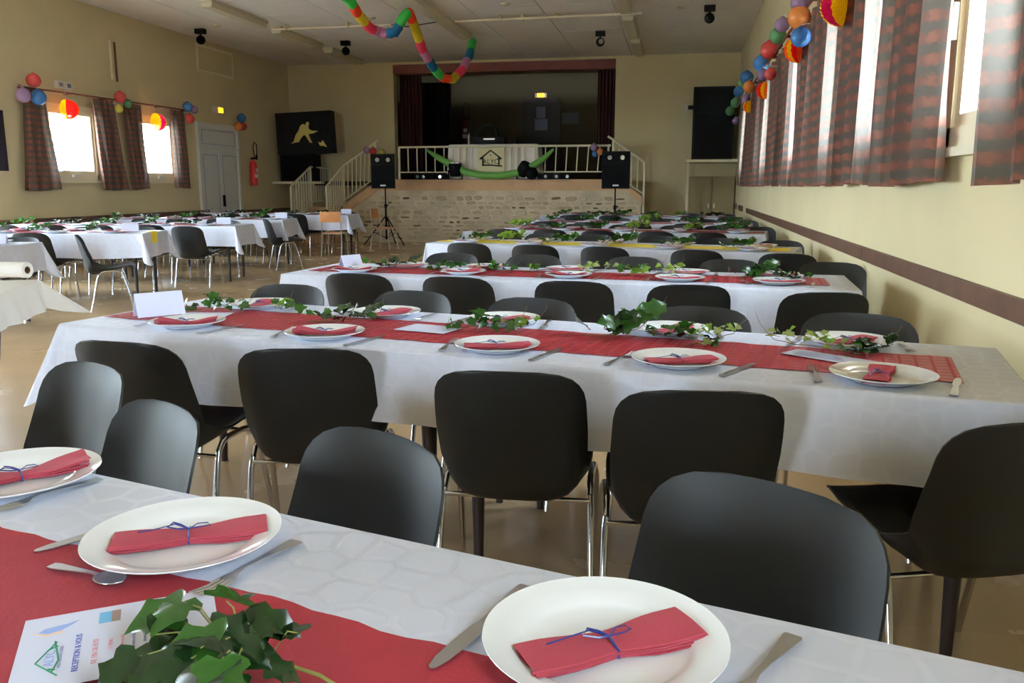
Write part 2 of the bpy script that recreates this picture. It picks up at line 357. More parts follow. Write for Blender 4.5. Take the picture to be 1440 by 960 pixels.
# windows
def window(n, side, a, b, z0, z1, label):
    w = put('window_%d' % n, None, kind='structure', label=label)
    if side == 'R': X = lambda d: XR + d
    elif side == 'L': X = lambda d: XL - d
    def bx(d0, p, z_0, d1, q, z_1):
        bb = MB()
        if side == 'F': return bb.box(p, YF - d1, z_0, q, YF - d0, z_1)
        x0, x1 = sorted((X(d0), X(d1))); return bb.box(x0, p, z_0, x1, q, z_1)
    f = MB()
    for p, q, e, g in ((a - .05, a + .045, z0 - .05, z1 + .05), (b - .045, b + .05, z0 - .05, z1 + .05)):
        t = bx(-.02, p, e, .10, q, g); f.add(t.v, t.f)
    for e, g in ((z0 - .05, z0 + .04), (z1 - .04, z1 + .05)):
        t = bx(-.02, a, e, .10, b, g); f.add(t.v, t.f)
    f.obj('window_frame', M_frame, w)
    s = MB()
    for p, q, e, g in ((a + .045, a + .10, z0 + .04, z1 - .04), (b - .10, b - .045, z0 + .04, z1 - .04)):
        t = bx(0, p, e, .07, q, g); s.add(t.v, t.f)
    for e, g in ((z0 + .04, z0 + .095), (z1 - .095, z1 - .04)):
        t = bx(0, a + .10, e, .07, b - .10, g); s.add(t.v, t.f)
    s.obj('sash', M_frame, w)
    bx(.03, a + .1, z0 + .095, .036, b - .1, z1 - .095).obj('pane', M_glass, w)
    bx(-.05, a - .07, z0 - .09, .0, b + .07, z0 - .05).obj('window_sill', M_frame, w)
    if side == 'R':
        bx(-.045, b - .035, z0 + .42, -.02, b - .012, z0 + .58).obj('handle', M_white, w)
    elif side == 'L':
        bx(-.05, (a + b) / 2 - .09, z0 + .0, -.02, (a + b) / 2 + .09, z0 + .035).obj('handle', M_white, w)
n = 1
for i, (a, b) in enumerate(WR): window(n, 'R', a, b, *WRZ, label='cream framed window in the right wall, %s from the front' % ORD[i]); n += 1
for i, (a, b) in enumerate(WL): window(n, 'L', a, b, *(WLZ if a > 10 else WLZ2), label='cream framed window in the left wall, %s from the front' % ORD[i]); n += 1
for i, (a, b) in enumerate(WF): window(n, 'F', a, b, *WFZ, label='tall window behind the viewer, %s from the left' % ORD[i]); n += 1

# door in left wall
d = put('door_1', None, kind='structure', label='white double door with panels and glazed transom in left wall')
MB().box(XL, 15.9, 0, XL + .06, 15.98, 2.56).box(XL, 17.44, 0, XL + .06, 17.52, 2.56).box(XL, 15.98, 2.46, XL + .06, 17.44, 2.56).box(XL, 15.98, 2.02, XL + .05, 17.44, 2.09).obj('door_frame', M_white, d)
MB().box(XL, 15.98, 2.09, XL + .03, 17.44, 2.46).obj('transom_panel', M_white, d)
for a, b in ((15.98, 16.70), (16.72, 17.44)):
    lf = MB().box(XL, a, 0, XL + .035, b, 2.02).obj('door_leaf', M_white, d)
    for z0, z1 in ((.12, .62), (.72, 1.92)):
        t = MB()
        for p in ((a + .08, a + .095, z0, z1), (b - .095, b - .08, z0, z1)): t.box(XL + .03, p[0], p[2], XL + .041, p[1], p[3])
        for p in (z0, z1): t.box(XL + .03, a + .08, p - .008, XL + .041, b - .08, p + .008)
        t.obj('panel_moulding', M_inkgrey, lf)
MB().box(XL + .035, 16.74, .86, XL + .07, 16.80, 1.10).obj('handle', M_blackpl, d)
t = MB()
for a in (16.06, 17.36): t.box(XL + .03, a, 2.13, XL + .036, a + .015, 2.42)
for z in (2.13, 2.41): t.box(XL + .03, 16.06, z, XL + .036, 17.375, z + .012)
t.obj('transom_moulding', M_inkgrey, d)

# outside
gg = MB().box(-70, -60, -.6, 70, 80, -.5).obj('ground', M_ground, kind='structure', label='pale ground outside the windows')
def blob(b, c, r, rs, seed):
    rng = random.Random(seed)
    for i in range(rs):
        p = Vector((rng.gauss(0, .5), rng.gauss(0, .5), rng.gauss(0, .38))) * r + Vector(c); s = r * rng.uniform(.09, .2)
        R = Matrix.Rotation(rng.uniform(0, 6.3), 3, Vector((rng.gauss(0, 1), rng.gauss(0, 1), rng.gauss(0, 1))).normalized())
        b.add([p + R @ Vector(q) * s for q in ((-1, 0, 0), (0, -.5, 0), (1, 0, .1), (0, .5, 0))], [(0, 1, 2, 3)])
for i, (x, y, z, r) in enumerate([(-20, 25.2, 3.9, 1.15), (-24, 38, 3.3, 1.2), (-26, 6, 3.4, 2.2)]):
    t = put('garden_tree', None, loc=(x, y, -.5), label=['green tree outside seen through the nearer left window', 'small green tree outside beyond the left windows', 'broad green tree outside near the hall front'][i], cat='tree', group='trees outside the left windows')
    b = MB(); blob(b, (0, 0, z), r, 260, i); b.obj('foliage', M_tree, t, kind='stuff'); MB().tube([(0, 0, 0), (.05, 0, z)], [.16, .09]).obj('trunk', M_bark, t)

# ------------------------------------------------------------------ curtains
def curtain_mesh(y0, y1, y0t, y1t, z0, z1, x, amp, folds, seed, nz=14):
    rng = random.Random(seed); ph = rng.uniform(0, 6.3); ph2 = rng.uniform(0, 6.3); nu = max(24, folds * 9)
    P = []; UV = []
    for i in range(nz + 1):
        t = i / nz; z = z0 + (z1 - z0) * t; row = []; uvr = []; a = amp * (1 - .45 * t); acc = 0; last = None
        for j in range(nu + 1):
            u = j / nu; yb = y0 + (y1 - y0) * u; yt = y0t + (y1t - y0t) * u; y = yb + (yt - yb) * t
            dx = a * math.sin(2 * PI * folds * u + ph + .4 * math.sin(3 * t + ph2)) + a * .4 * math.sin(2 * PI * folds * 1.7 * u + ph2 + t)
            y += .35 * amp * math.sin(2.2 * t * PI + ph2) * (1 - t) + a * .5 * math.sin(4 * PI * folds * u + ph)
            p = Vector((x + dx, y, z + (.012 * math.sin(5 * u + ph) if i == 0 else 0)))
            if last is not None: acc += (Vector((p.x, p.y, 0)) - Vector((last.x, last.y, 0))).length
            last = p; row.append(p); uvr.append((acc, z))
        P.append(row); UV.append(uvr)
    b = MB().grid(P); me = b.mesh('curtain', M_plaid, True); uvl = me.uv_layers.new(name='UVMap')
    flat = [q for r in UV for q in r]
    for l in me.loops: uvl.data[l.index].uv = flat[l.vertex_index]
    return me
CR = [(2.45, 3.40), (4.09, 5.30), (5.47, 6.70), (6.84, 7.88), (7.92, 8.93), (9.08, 10.25), (10.35, 11.78), (11.94, 13.0), (13.08, 14.5), (14.6, 16.1), (16.16, 17.1)]
cl = ['rust and grey plaid curtain at right edge, nearest the viewer', 'plaid curtain hanging just beyond the open window pane on the right', 'wide plaid curtain, third from the viewer on the right wall']
for i, (a, b) in enumerate(CR):
    s = -.02 if i < 3 else 0
    lab = cl[i] if i < 3 else 'rust and grey plaid curtain, %s from the viewer on the right wall' % ORD[i]
    me = curtain_mesh(a, b, a + .05, b + (.05 if i != 0 else .12), 1.29, 2.80, 1.085, .048, 3 if b - a < 1.1 else 4, i)
    cu = put('curtain', me, label=lab, cat='curtain', group='plaid curtains on the right wall')
    MB().shell([[(1.155 + .006 * math.sin(j * 1.3 + i), a + .36 + (b - a - .38) * j / 10, 1.36 + 1.4 * k / 3) for j in range(11)] for k in range(4)], .002).obj('light_block_lining', M_lightblock, cu, smooth=True)  # part-width sheet added behind to block window light, leaving one edge lit
CLs = [(11.03, 11.80, 11.2, 11.6, 1.22), (12.80, 13.42, 12.68, 13.2, 1.22), (13.62, 14.10, 13.50, 14.0, 1.23), (14.90, 15.44, 14.86, 15.32, 1.25)]
cll = ['brown plaid curtain left of the nearer left-wall window', 'brown plaid curtain right of the nearer left-wall window', 'brown plaid curtain left of the farther left-wall window', 'brown plaid curtain beside the white door, rightmost on left wall']
for i, (a, b, c, e, z) in enumerate(CLs):
    put('curtain', curtain_mesh(a, b, c, e, z, 2.70, XL + .12, .035, 3, 40 + i), label=cll[i], cat='curtain', group='brown curtains on the left wall')
def rod(x, y0, y1, z0, z1, wall, label):
    r = put('curtain_rod', None, loc=(x, y0, z0), label=label, cat='curtain rod')
    MB().tube([(0, 0, 0), (0, y1 - y0, z1 - z0)], .014).obj('pole', M_header, r)
    for t in (0, 1): MB().lathe([(.001, -.04), (.028, -.02), (.03, .01), (.014, .04), (.001, .045)], 10, M=Matrix.Translation((0, (y1 - y0) * t, (z1 - z0) * t)) @ Matrix.Rotation(PI / 2 * (1 if t else -1), 4, 'X')).obj('finial', M_header, r)
    for t in (.12, .5, .88):
        MB().box(min(0, wall - x), (y1 - y0) * t - .01, (z1 - z0) * t - .015, max(0, wall - x), (y1 - y0) * t + .01, (z1 - z0) * t + .015).obj('bracket', M_header, r)
rod(1.03, 2.3, 5.35, 2.83, 2.83, XR, 'dark wooden curtain rod, nearest on the right wall')
rod(1.03, 5.45, 10.3, 2.83, 2.83, XR, 'dark wooden curtain rod along the middle of right wall')
rod(1.03, 10.4, 17.2, 2.83, 2.83, XR, 'dark wooden curtain rod at the far end of right wall')
rod(XL + .15, 11.1, 13.3, 2.70, 2.72, XL, 'red-brown curtain rod over the nearer left-wall window')
rod(XL + .15, 13.42, 15.7, 2.72, 2.73, XL, 'red-brown curtain rod over the farther left-wall window')
MB().box(XL + .005, 10.3, 1.5, XL + .04, 10.86, 2.35).obj('wall_hanging', M_darkflag, label='dark cloth hanging on the left wall at left edge', cat='hanging')

# ------------------------------------------------------------------ balloons and paper fans
def balloon(x, y, z, r, c, label, group):
    rz = random.uniform(0, 6); tilt = random.uniform(.3, 1.2)
    pr = [(.001, -r * 1.16), (.012 * r / .1, -r * 1.1), (.35 * r, -r * .95)] + [(r * math.sin(PI * (.25 + .75 * i / 9)), -r * 1.0 * math.cos(PI * (.25 + .75 * i / 9))) for i in range(10)]
    o = MB().lathe(pr, 16).obj('balloon', M_bal[c], smooth=True, loc=(x, y, z), rot=(PI, 0, 0), label=label, cat='balloon', group=group)
    wx = {1: 1.04, -1: -9.45}[1 if x > 0 else -1] if abs(x) > .9 and not (-9 < x < -1) else None
    if wx is not None and not (17.3 < y < 17.8 and x < 0): end = Vector((wx - x, 0, r * 1.3))
    elif wx is not None or y > 18.9 and x > 0: end = Vector((XL + .002 - x, 0, r * 1.3))
    else: end = Vector((0, ry_ - y, .03))
    MB().tube([(0, 0, -r * 1.14), (end.x * .4, -end.y * .4, -r * 1.25), (end.x, -end.y, -end.z)], .003, 5).obj('string', M_papers, o)
RB = [('lilac', 8.21, 2.868, 0.081), ('orange', 8.201, 2.748, 0.1), ('blue', 8.024, 2.552, 0.085), ('green', 9.981, 2.884, 0.089), ('lilac', 9.6, 2.93, 0.077), ('red', 10.862, 2.868, 0.106), ('blue', 11.929, 2.859, 0.106), ('lilac', 11.6, 2.677, 0.075), ('red', 10.6, 2.56, 0.068), ('blue', 14.545, 2.992, 0.105), ('orange', 13.985, 2.789, 0.09), ('blue', 16.567, 2.983, 0.093), ('green', 17.32, 2.86, 0.097), ('lilac', 14.511, 2.66, 0.07), ('green', 19.3, 2.868, 0.101), ('lilac', 17.016, 2.498, 0.068), ('green', 15.5, 3.021, 0.076)]
cnt = {}; ry_ = 19.13
for c, y, z, r in RB:
    k = cnt.get(c, 0); cnt[c] = k + 1
    balloon(.97, y, z, r, c, '%s balloon above the right-hand curtains, %s of its colour from viewer' % (c, ORD[k]), 'balloons over the right curtains')
LB = [('red', 11.246, 2.80, 0.1, 'red balloon at left end of the nearer rod on left wall'), ('lilac', 11.018, 2.569, 0.104, 'lilac balloon below the left end of the nearer rod'), ('blue', 11.309, 2.568, 0.112, 'blue balloon over the leftmost brown curtain'),
      ('red', 13.216, 2.76, 0.097, 'red balloon between the two left-wall rods'), ('green', 13.417, 2.669, 0.072, 'small green balloon beside the red one between left rods'), ('yellow', 13.16, 2.56, 0.07, 'small yellow balloon below the red one between left rods'),
      ('blue', 15.234, 2.781, 0.093, 'blue balloon at right end of the left-wall rods'), ('lilac', 15.45, 2.74, 0.08, 'lilac balloon at right end of the left-wall rods'), ('red', 15.28, 2.56, 0.093, 'red balloon at top of curtain beside the white door'),
      ('blue', 17.588, 2.748, 0.096, 'blue balloon topmost of trio right of the white door'), ('orange', 17.411, 2.555, 0.09, 'orange balloon of trio right of the white door'), ('red', 17.62, 2.576, 0.09, 'red balloon of trio above the wall extinguisher')]
for c, y, z, r, lab in LB: balloon(-9.33 if not 17.3 < y < 17.8 else -9.49, y, z, r, c, lab, 'balloons on the left wall')
for c, x, y, z, r, lab in [('lilac', -7.13, 18.93, 2.10, .08, 'lilac balloon tied on the stair rail left of the stage'), ('red', -6.97, 18.9, 2.07, .085, 'red balloon above the left loudspeaker'), ('yellow', -6.76, 18.93, 2.04, .07, 'yellow-green balloon behind top of the left loudspeaker'),
                      ('lilac', -1.90, 18.9, 2.12, .08, 'lilac balloon on railing above the right loudspeaker'), ('blue', -1.87, 18.88, 1.98, .07, 'blue balloon on railing left of right loudspeaker'), ('orange', -1.76, 18.88, 2.02, .075, 'orange balloon touching railing by the right loudspeaker')]:
    balloon(x, y, z, r, c, lab, 'balloons on the stage railings')
def fan(x, y, z, r, cols, facing, label):
    """half honeycomb tissue ball, flat side to the wall: thin radial tissue leaves, banded colours"""
    f = put('honeycomb_ball', None, loc=(x, y, z), label=label, cat='paper ball', group='honeycomb paper balls')
    MB().tube([(0, 0, r * .95), (facing * -.01, 0, r + .16)], .003, 5).obj('string', M_papers, f)
    n = 32; per = max(1, n // len(cols))
    for ci, c in enumerate(cols):
        b = MB()
        for k in range(n):
            if (k * len(cols)) // n != ci: continue
            a0 = PI * k / n; a1 = PI * (k + 1) / n; P = []
            for i in range(17):
                ph = PI * i / 16; s = r * math.sin(ph) * (1 + .13 * ((i + k) % 2)); h = r * math.cos(ph) * (1.0)
                row = []
                for a, q in ((a0, .90), ((a0 + a1) / 2, 1.06), (a1, .90)):
                    row.append((facing * s * q * math.sin(a), s * q * math.cos(a), h))
                P.append(row)
            b.grid(P)
        b.obj('tissue_band', M_honey[c], f, label='%s tissue' % c)
    return f
fan(1.03, 6.307, 2.47, .131, ['yellow', 'orange', 'red', 'yellow', 'magenta', 'magenta', 'yellow', 'yellow'], -1, 'magenta and yellow honeycomb half ball, largest by the right curtains')
fan(1.03, 8.496, 2.521, .124, ['red', 'orange', 'yellow', 'red', 'orange', 'yellow', 'red', 'orange'], -1, 'orange and yellow honeycomb half ball, second by right curtains')
fan(1.03, 11.676, 2.491, .109, ['yellow', 'red', 'red', 'orange', 'red', 'red', 'yellow', 'orange'], -1, 'red honeycomb half ball, third by right curtains')
fan(1.03, 14.335, 2.522, .097, ['orange', 'yellow', 'yellow', 'orange', 'yellow', 'orange', 'yellow', 'yellow'], -1, 'yellow honeycomb half ball, farthest by right curtains')
fan(-9.43, 12.019, 2.46, .15, ['yellow', 'orange', 'red', 'red', 'yellow'], 1, 'red and yellow honeycomb ball hanging at the nearer left window')
fan(-9.43, 14.326, 2.43, .16, ['magenta', 'yellow', 'magenta', 'yellow', 'yellow'], 1, 'magenta and yellow honeycomb ball at the farther left window')

# garland on ceiling
g = put('tissue_garland', None, label='rainbow tissue garland swagging from the ceiling', cat='garland')
GP = [(-5.06, 12.6, 4.11), (-5.097, 13.0, 4.09), (-5.13, 13.4, 3.97), (-5.083, 13.8, 3.82), (-4.98, 14, 3.79), (-4.875, 14.0, 3.755), (-4.714, 14.0, 3.783), (-4.574, 14.0, 4.001), (-4.499, 14.05, 4.10), (-4.52, 14.3, 4.02), (-4.54, 14.55, 3.919), (-4.561, 15.0, 3.647), (-4.513, 15.4, 3.434), (-4.46, 15.65, 3.31), (-4.40, 15.85, 3.262), (-4.31, 16.1, 3.27), (-4.199, 16.4, 3.48), (-4.131, 16.7, 3.782), (-4.118, 16.95, 4.098)]
GC = ['green', 'green', 'orange', 'yellow', 'pink', 'lilac', 'blue', 'green', 'orange', 'yellow', 'yellow', 'pink', 'lilac', 'blue', 'green', 'orange', 'yellow', 'pink', 'lilac', 'blue', 'green']
def resample(P, n):
    P = [Vector(p) for p in P]; D = [0]
    for i in range(1, len(P)): D.append(D[-1] + (P[i] - P[i - 1]).length)
    out = []
    for k in range(n):
        t = D[-1] * k / (n - 1); i = max(j for j in range(len(D)) if D[j] <= t + 1e-9); i = min(i, len(P) - 2)
        out.append(P[i].lerp(P[i + 1], (t - D[i]) / max(1e-9, D[i + 1] - D[i])))
    return out
NS = len(GC); GR = resample(GP, NS * 6 + 1)
for k, c in enumerate(GC):
    pts = GR[k * 6:k * 6 + 7]
    MB().tube(pts, [.074, .084, .076, .086, .076, .084, .074], 10).obj('tissue_segment', M_gar[c], g, smooth=True, label='%s tissue segment' % c)

# ------------------------------------------------------------------ ceiling fixtures
k = 0
for ix, x in enumerate((-7.5, -4.2, -1.0)):
    for iy, (y0, y1) in enumerate(((12.95, 14.85), (15.35, 17.3), (17.75, 19.6)) if ix != 1 else ((12.95, 14.75), (14.95, 16.75))):
        row = ['left', 'middle', 'right'][ix]
        c = put('ceiling_light', None, loc=(x, (y0 + y1) / 2, ZC), label='unlit box fluorescent light, %s in the %s ceiling row' % (['nearest', 'second', 'farthest'][iy], row), cat='ceiling light', group='fluorescent ceiling lights')
        h = (y1 - y0) / 2
        MB().box(-.11, -h, -.05, .11, h, -.001).obj('housing', M_lightbody, c)
        MB().prism([(-.105, -.05), (-.085, -.12), (.085, -.12), (.105, -.05)], -h + .02, h - .02, M=Matrix.Rotation(PI / 2, 4, 'X')).obj('diffuser', M_lightbox, c)
c = put('cable_conduit', None, label='thin cream conduit crossing under the ceiling', cat='conduit')
MB().tube([(-7.5, 15.25, ZC - .07), (-5.2, 15.22, ZC - .07)], .018).obj('pipe', M_frame, c)
MB().tube([(-4.0, 15.15, ZC - .07), (-.75, 15.05, ZC - .07)], .02).obj('pipe', M_frame, c)
MB().tube([(-5.2, 15.22, ZC - .07), (-4.9, 15.2, ZC - .12), (-4.5, 15.18, ZC - .08), (-4.2, 15.16, ZC - .05)], .008).obj('loose_cable', M_blackpl, c)
for x in (-7.2, -6, -3.2, -2.8, -2.2, -1.2): MB().box(x - .01, 15.1, ZC - .09, x + .01, 15.3, ZC - .004).obj('clip', M_frame, c)
for i, (x, y, lab) in enumerate([(-9.0, 15.3, 'black ceiling spotlight at left beside the wall hatch'), (-6.83, 17.1, 'small black ceiling spotlight right of the left light row'), (-1.62, 17.0, 'black ceiling spotlight in front of the stage opening'), (.36, 15.0, 'black ceiling spotlight near the right wall')]):
    s = put('ceiling_spotlight', None, loc=(x, y, ZC), label=lab, cat='spotlight', group='black ceiling spotlights')
    MB().box(-.09, -.06, -.09, .09, .06, -.001).obj('mount', M_blackpl, s)
    MB().tube([(0, 0, -.09), (0, 0, -.14)], .015).obj('stem', M_blackpl, s)
    MB().lathe(sphere_prof(.085, 8), 14, M=Matrix.Translation((0, 0, -.2))).obj('lamp_head', M_blackpl, s, smooth=True)
    MB().lathe([(.001, 0), (.045, .002), (.05, -.01)], 12, M=Matrix.Translation((.02, -.085, -.2)) @ Matrix.Rotation(PI / 2, 4, 'X')).obj('lens', M_lens if i == 2 else M_grille, s)
for i, (x, y) in enumerate([(-8.5, 15.0), (-.1, 15.0), (-5.45, 14.9), (-2.9, 14.2)]):
    MB().lathe([(.001, -.03), (.05, -.028), (.075, -.012), (.08, -.001)], 16).obj('ceiling_detector', M_lightbody, smooth=True, loc=(x, y, ZC), label='small round white disc on ceiling, %s from the left' % ORD[[0, 3, 1, 2][i]], cat='detector', group='round ceiling discs')

# ------------------------------------------------------------------ left wall fittings
h = put('wall_hatch', None, loc=(XL, 16.8, 3.82), label='cream framed ventilation hatch high on the left wall', cat='hatch')
f = MB()
for a, b, e, q in ((-.70, -.65, -.27, .27), (.65, .70, -.27, .27)): f.box(0, a, e, .03, b, q)
for e, q in ((-.27, -.22), (.22, .27)): f.box(0, -.65, e, .03, .65, q)
f.obj('frame', M_frame, h); MB().box(0, -.65, -.22, .015, .65, .22).obj('panel', M_wall, h)
for i, (y, z0, z1) in enumerate(((13.40, 3.08, 3.72), (13.52, 3.05, 3.70))):
    MB().box(XL, y, z0, XL + .03, y + .025, z1).obj('cable_cover', M_brownrail if i else M_frame, label=['cream', 'brown'][i] + ' vertical cable cover high on the left wall', cat='cable cover')
def exit_sign(name, loc, rot, lit, label):
    e = put(name, None, loc=loc, rot=rot, label=label, cat='emergency light')
    MB().box(-.17, -.03, -.06, .17, .03, .06).obj('case', M_white, e)
    if lit == 2:
        for x in (-.09, .09): MB().box(x - .04, -.036, -.03, x + .04, -.03, .03).obj('lens', M_lens, e)
    else: MB().box(-.02 if lit == 1 else -.1, -.04, -.05, .15 if lit == 1 else .1, -.03, .05).obj('lit_panel', M_exit, e, label='glowing orange panel')
exit_sign('emergency_light', (XL + .03, 12.17, 2.84), PI / 2, 2, 'white twin-lens emergency light above the nearer left window')
exit_sign('exit_sign', (XL + .03, 16.75, 2.85), PI / 2, 1, 'glowing orange exit sign above the white door')
def extinguisher(loc, rot, label, s=1, m=None):
    e = put('fire_extinguisher', None, loc=loc, rot=rot, scale=s, label=label, cat='fire extinguisher')
    MB().lathe([(.001, 0), (.075, 0), (.08, .02), (.08, .46), (.06, .52), (.025, .55), (.022, .58), (.001, .58)], 18).obj('cylinder', m or M_red, e, smooth=True)
    MB().box(-.05, -.083, .17, .05, -.06, .26).box(-.03, -.083, .3, .05, -.06, .38).obj('label_plate', M_label, e)
    MB().box(-.02, -.05, .58, .02, .05, .62).obj('valve', M_blackpl, e)
    MB().tube([(0, -.03, .6), (-.03, -.05, .68), (-.06, -.05, .84), (0, -.05, .95), (.09, -.05, .92), (.11, -.05, .8), (.09, -.05, .68)], .012).obj('hose', M_blackpl, e)
    MB().tube([(.09, -.05, .68), (.06, -.05, .58)], [.02, .035]).obj('horn', M_blackpl, e)
extinguisher((XL + .12, 17.98, 1.30), PI / 2, 'red fire extinguisher with hose on left wall by the door')

# ------------------------------------------------------------------ back-left corner: covered screen, box, shelf
p = put('painted_board', None, loc=(-8.73, 19.05, 2.52), rot=(0, math.radians(-2), math.radians(-2)), label='black board with yellow painted figure in back left corner', cat='board')
MB().box(-.69, 0, -.49, .69, .28, .47).obj('board_body', M_blackmatt, p)
fig = [(-.34, -.24), (-.26, -.19), (-.20, -.05), (-.12, .04), (-.06, .16), (.02, .20), (.05, .16), (.10, .23), (.15, .24), (.17, .19), (.14, .14), (.15, .07), (.24, .03), (.38, .02), (.26, -.03), (.13, -.04), (.17, -.15), (.21, -.24), (.15, -.24), (.07, -.1), (.02, -.05), (-.05, -.11), (-.10, -.17), (-.12, -.21), (-.22, -.22)]
MB().prism(fig, 0, .006, M=Matrix.Rotation(PI / 2, 4, 'X')).obj('painted_figure', M_figure, p, label='yellow silhouette of a bent figure')
MB().prism([(.36, -.22), (.42, -.26), (.48, -.20), (.54, -.30), (.58, -.36), (.50, -.33), (.40, -.32)], 0, .006, M=Matrix.Rotation(PI / 2, 4, 'X')).obj('painted_mark', M_figure, p)
for i in range(10):
    x = -.6 + .12 * i; MB().prism([(x, random.uniform(-.35, .3)), (x + .14, random.uniform(-.4, .35)), (x + .15, random.uniform(-.4, .35))], 0, .003, M=Matrix.Rotation(PI / 2, 4, 'X')).obj('brush_mark', M_blackpl, p)
b = put('television_box', None, loc=(-9.0, 19.35, 1.40), label='black box cabinet standing on the shelf under painted board', cat='cabinet')
MB().box(-.42, -.15, 0, .42, .3, .63).obj('case', M_blackpl, b); MB().box(-.36, -.156, .06, .36, -.15, .57).obj('screen', M_grille, b)
s = put('wall_shelf', None, label='cream shelf in the back left corner under black box', cat='shelf')
MB().box(XL, 19.1, 1.34, -8.35, 20.18, 1.395).obj('shelf_board', M_beige, s)
for x in (-9.4, -8.7): MB().prism([(0, 0), (-.5, 0), (0, -.35)], x, x + .03, M=Matrix.Translation((0, YB, 1.34)) @ Matrix(((0, 0, 1, 0), (1, 0, 0, 0), (0, 1, 0, 0), (0, 0, 0, 1)))).obj('bracket', M_beige, s)
# back-right: big loudspeaker, shelf, cupboard
b = put('large_loudspeaker', None, loc=(.64, 19.6, 1.87), label='tall black loudspeaker cabinet on the shelf in back right corner', cat='loudspeaker')
MB().box(-.44, 0, 0, .44, .5, 1.55).obj('case', M_blackmatt, b)
MB().box(-.40, -.015, 1.02, .40, 0, 1.5).obj('upper_grille', M_grille, b); MB().box(-.40, -.015, .05, .40, 0, .98).obj('lower_grille', M_grille, b)
s = put('wall_shelf', None, label='cream shelf carrying the tall black loudspeaker', cat='shelf')
MB().box(.08, 19.3, 1.80, 1.19, 20.18, 1.86).obj('shelf_board', M_beige, s)
MB().box(.11, 19.42, 0, .15, 19.5, 1.80).obj('post', M_beige, s)
c = put('cupboard', None, loc=(.68, 20.19, 0), label='low cream cupboard with plain doors under the right shelf', cat='cupboard')
MB().box(-.5, -.35, 0, .5, 0, 1.50).obj('case', M_cupboard, c)
for x in (-.48, .01):
    dd = MB().box(x, -.375, .05, x + .47, -.352, 1.46).obj('door', M_cupboard, c); MB().box(x + (.40 if x < 0 else .03), -.395, .8, x + (.43 if x < 0 else .06), -.375, .9).obj('handle', M_frame, dd)
b = put('wall_bracket_lamp', None, loc=(.05, 20.19, 3.03), label='small dark wall lamp left of the tall black loudspeaker', cat='lamp')
MB().box(-.04, -.05, -.06, .04, 0, .06).obj('plate', M_white, b); MB().box(.04, -.1, -.04, .24, -.02, .04).obj('head', M_blackpl, b)

# ------------------------------------------------------------------ stage
SY = 19.07
st = put('trim_5', None, kind='structure', label='rubble stone front of the raised stage with salmon coping')
core = [(-7.80, 0), (-7.80, .62), (-6.95, 1.21), (-1.15, 1.21), (-.86, .98), (-.86, 0)]
Mx = Matrix.Translation((0, SY + .02, 0)) @ Matrix(((1, 0, 0, 0), (0, 0, 1, 0), (0, 1, 0, 0), (0, 0, 0, 1)))
MB().prism(core, 0, .2, M=Mx).obj('mortar_wall', M_mortar, st)
cop = [(-7.82, .60), (-7.82, .83), (-6.9, 1.435), (-1.35, 1.435), (-.84, 1.06), (-.84, .86), (-1.15, 1.19), (-6.95, 1.19)]
MB().prism(cop, -.03, .24, M=Mx).obj('coping', M_salmon, st)
svar = []
for k in range(10):
    rng = random.Random(100 + k); n = 8; out = []
    for i in range(n):
        a = 2 * PI * i / n + .2; ca, sa = math.cos(a), math.sin(a); r = 1 / max(abs(ca), abs(sa)) * .5 * rng.uniform(.78, 1)
        out.append((ca * r, sa * r))
    v = [(x, y, 0) for x, y in out] + [(x * .8, y * .8, 1) for x, y in out]
    svar.append(MB().add(v, [tuple(range(n, 2 * n))] + [(i, (i + 1) % n, n + (i + 1) % n, n + i) for i in range(n)]))
smesh = [[q.mesh('stone', m) for m in M_stones] for q in svar]
z = .04; rng = random.Random(5); ns = 0
while z < 1.16:
    hgt = rng.uniform(.085, .13); x = -7.7
    while x < -.95:
        w = rng.uniform(.14, .36)
        top = 1.17 if -6.95 < x + w / 2 < -1.15 else (.62 + (x + .0 + 7.8) * .69 if x < -6.95 else .98)
        if z + hgt < top and ns < 300:
            mi = rng.choices(range(5), (4, 3, 5, 1.6, .6))[0]; big = mi > 2
            hh = hgt * (rng.uniform(.4, .8) if big else rng.uniform(.7, 1.05))
            put('stone', smesh[rng.randrange(10)][mi], st, loc=(x + w / 2, SY + .03, z + hgt / 2 + rng.uniform(-.01, .01)), rot=(PI / 2, rng.uniform(-.08, .08), 0), scale=((w - .02) * (.8 if big else 1), hh - .015, rng.uniform(.015, .035)))
            ns += 1
        x += w
    z += hgt
stg = put('trim_6', None, kind='structure', label='stage floor slab')
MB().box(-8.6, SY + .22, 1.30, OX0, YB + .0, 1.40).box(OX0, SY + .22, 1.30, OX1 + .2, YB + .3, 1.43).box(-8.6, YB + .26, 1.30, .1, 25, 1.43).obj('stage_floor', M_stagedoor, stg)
# stage back room
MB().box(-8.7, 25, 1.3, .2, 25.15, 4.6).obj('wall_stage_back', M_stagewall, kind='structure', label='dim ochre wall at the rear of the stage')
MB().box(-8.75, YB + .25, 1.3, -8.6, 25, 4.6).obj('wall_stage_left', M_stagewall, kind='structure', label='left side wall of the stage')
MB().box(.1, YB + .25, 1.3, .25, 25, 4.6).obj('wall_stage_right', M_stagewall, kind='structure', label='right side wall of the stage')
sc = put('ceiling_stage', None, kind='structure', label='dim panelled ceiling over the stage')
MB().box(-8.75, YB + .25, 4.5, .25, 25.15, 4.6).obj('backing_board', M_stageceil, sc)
pm2 = MB().box(.01, .01, 0, 1.24, 1.17, .02).mesh('ceiling_panel', M_stageceil)
for i in range(7):
    for j in range(4): put('ceiling_panel', pm2, sc, loc=(-8.6 + i * 1.25, YB + .28 + j * 1.18, 4.475))
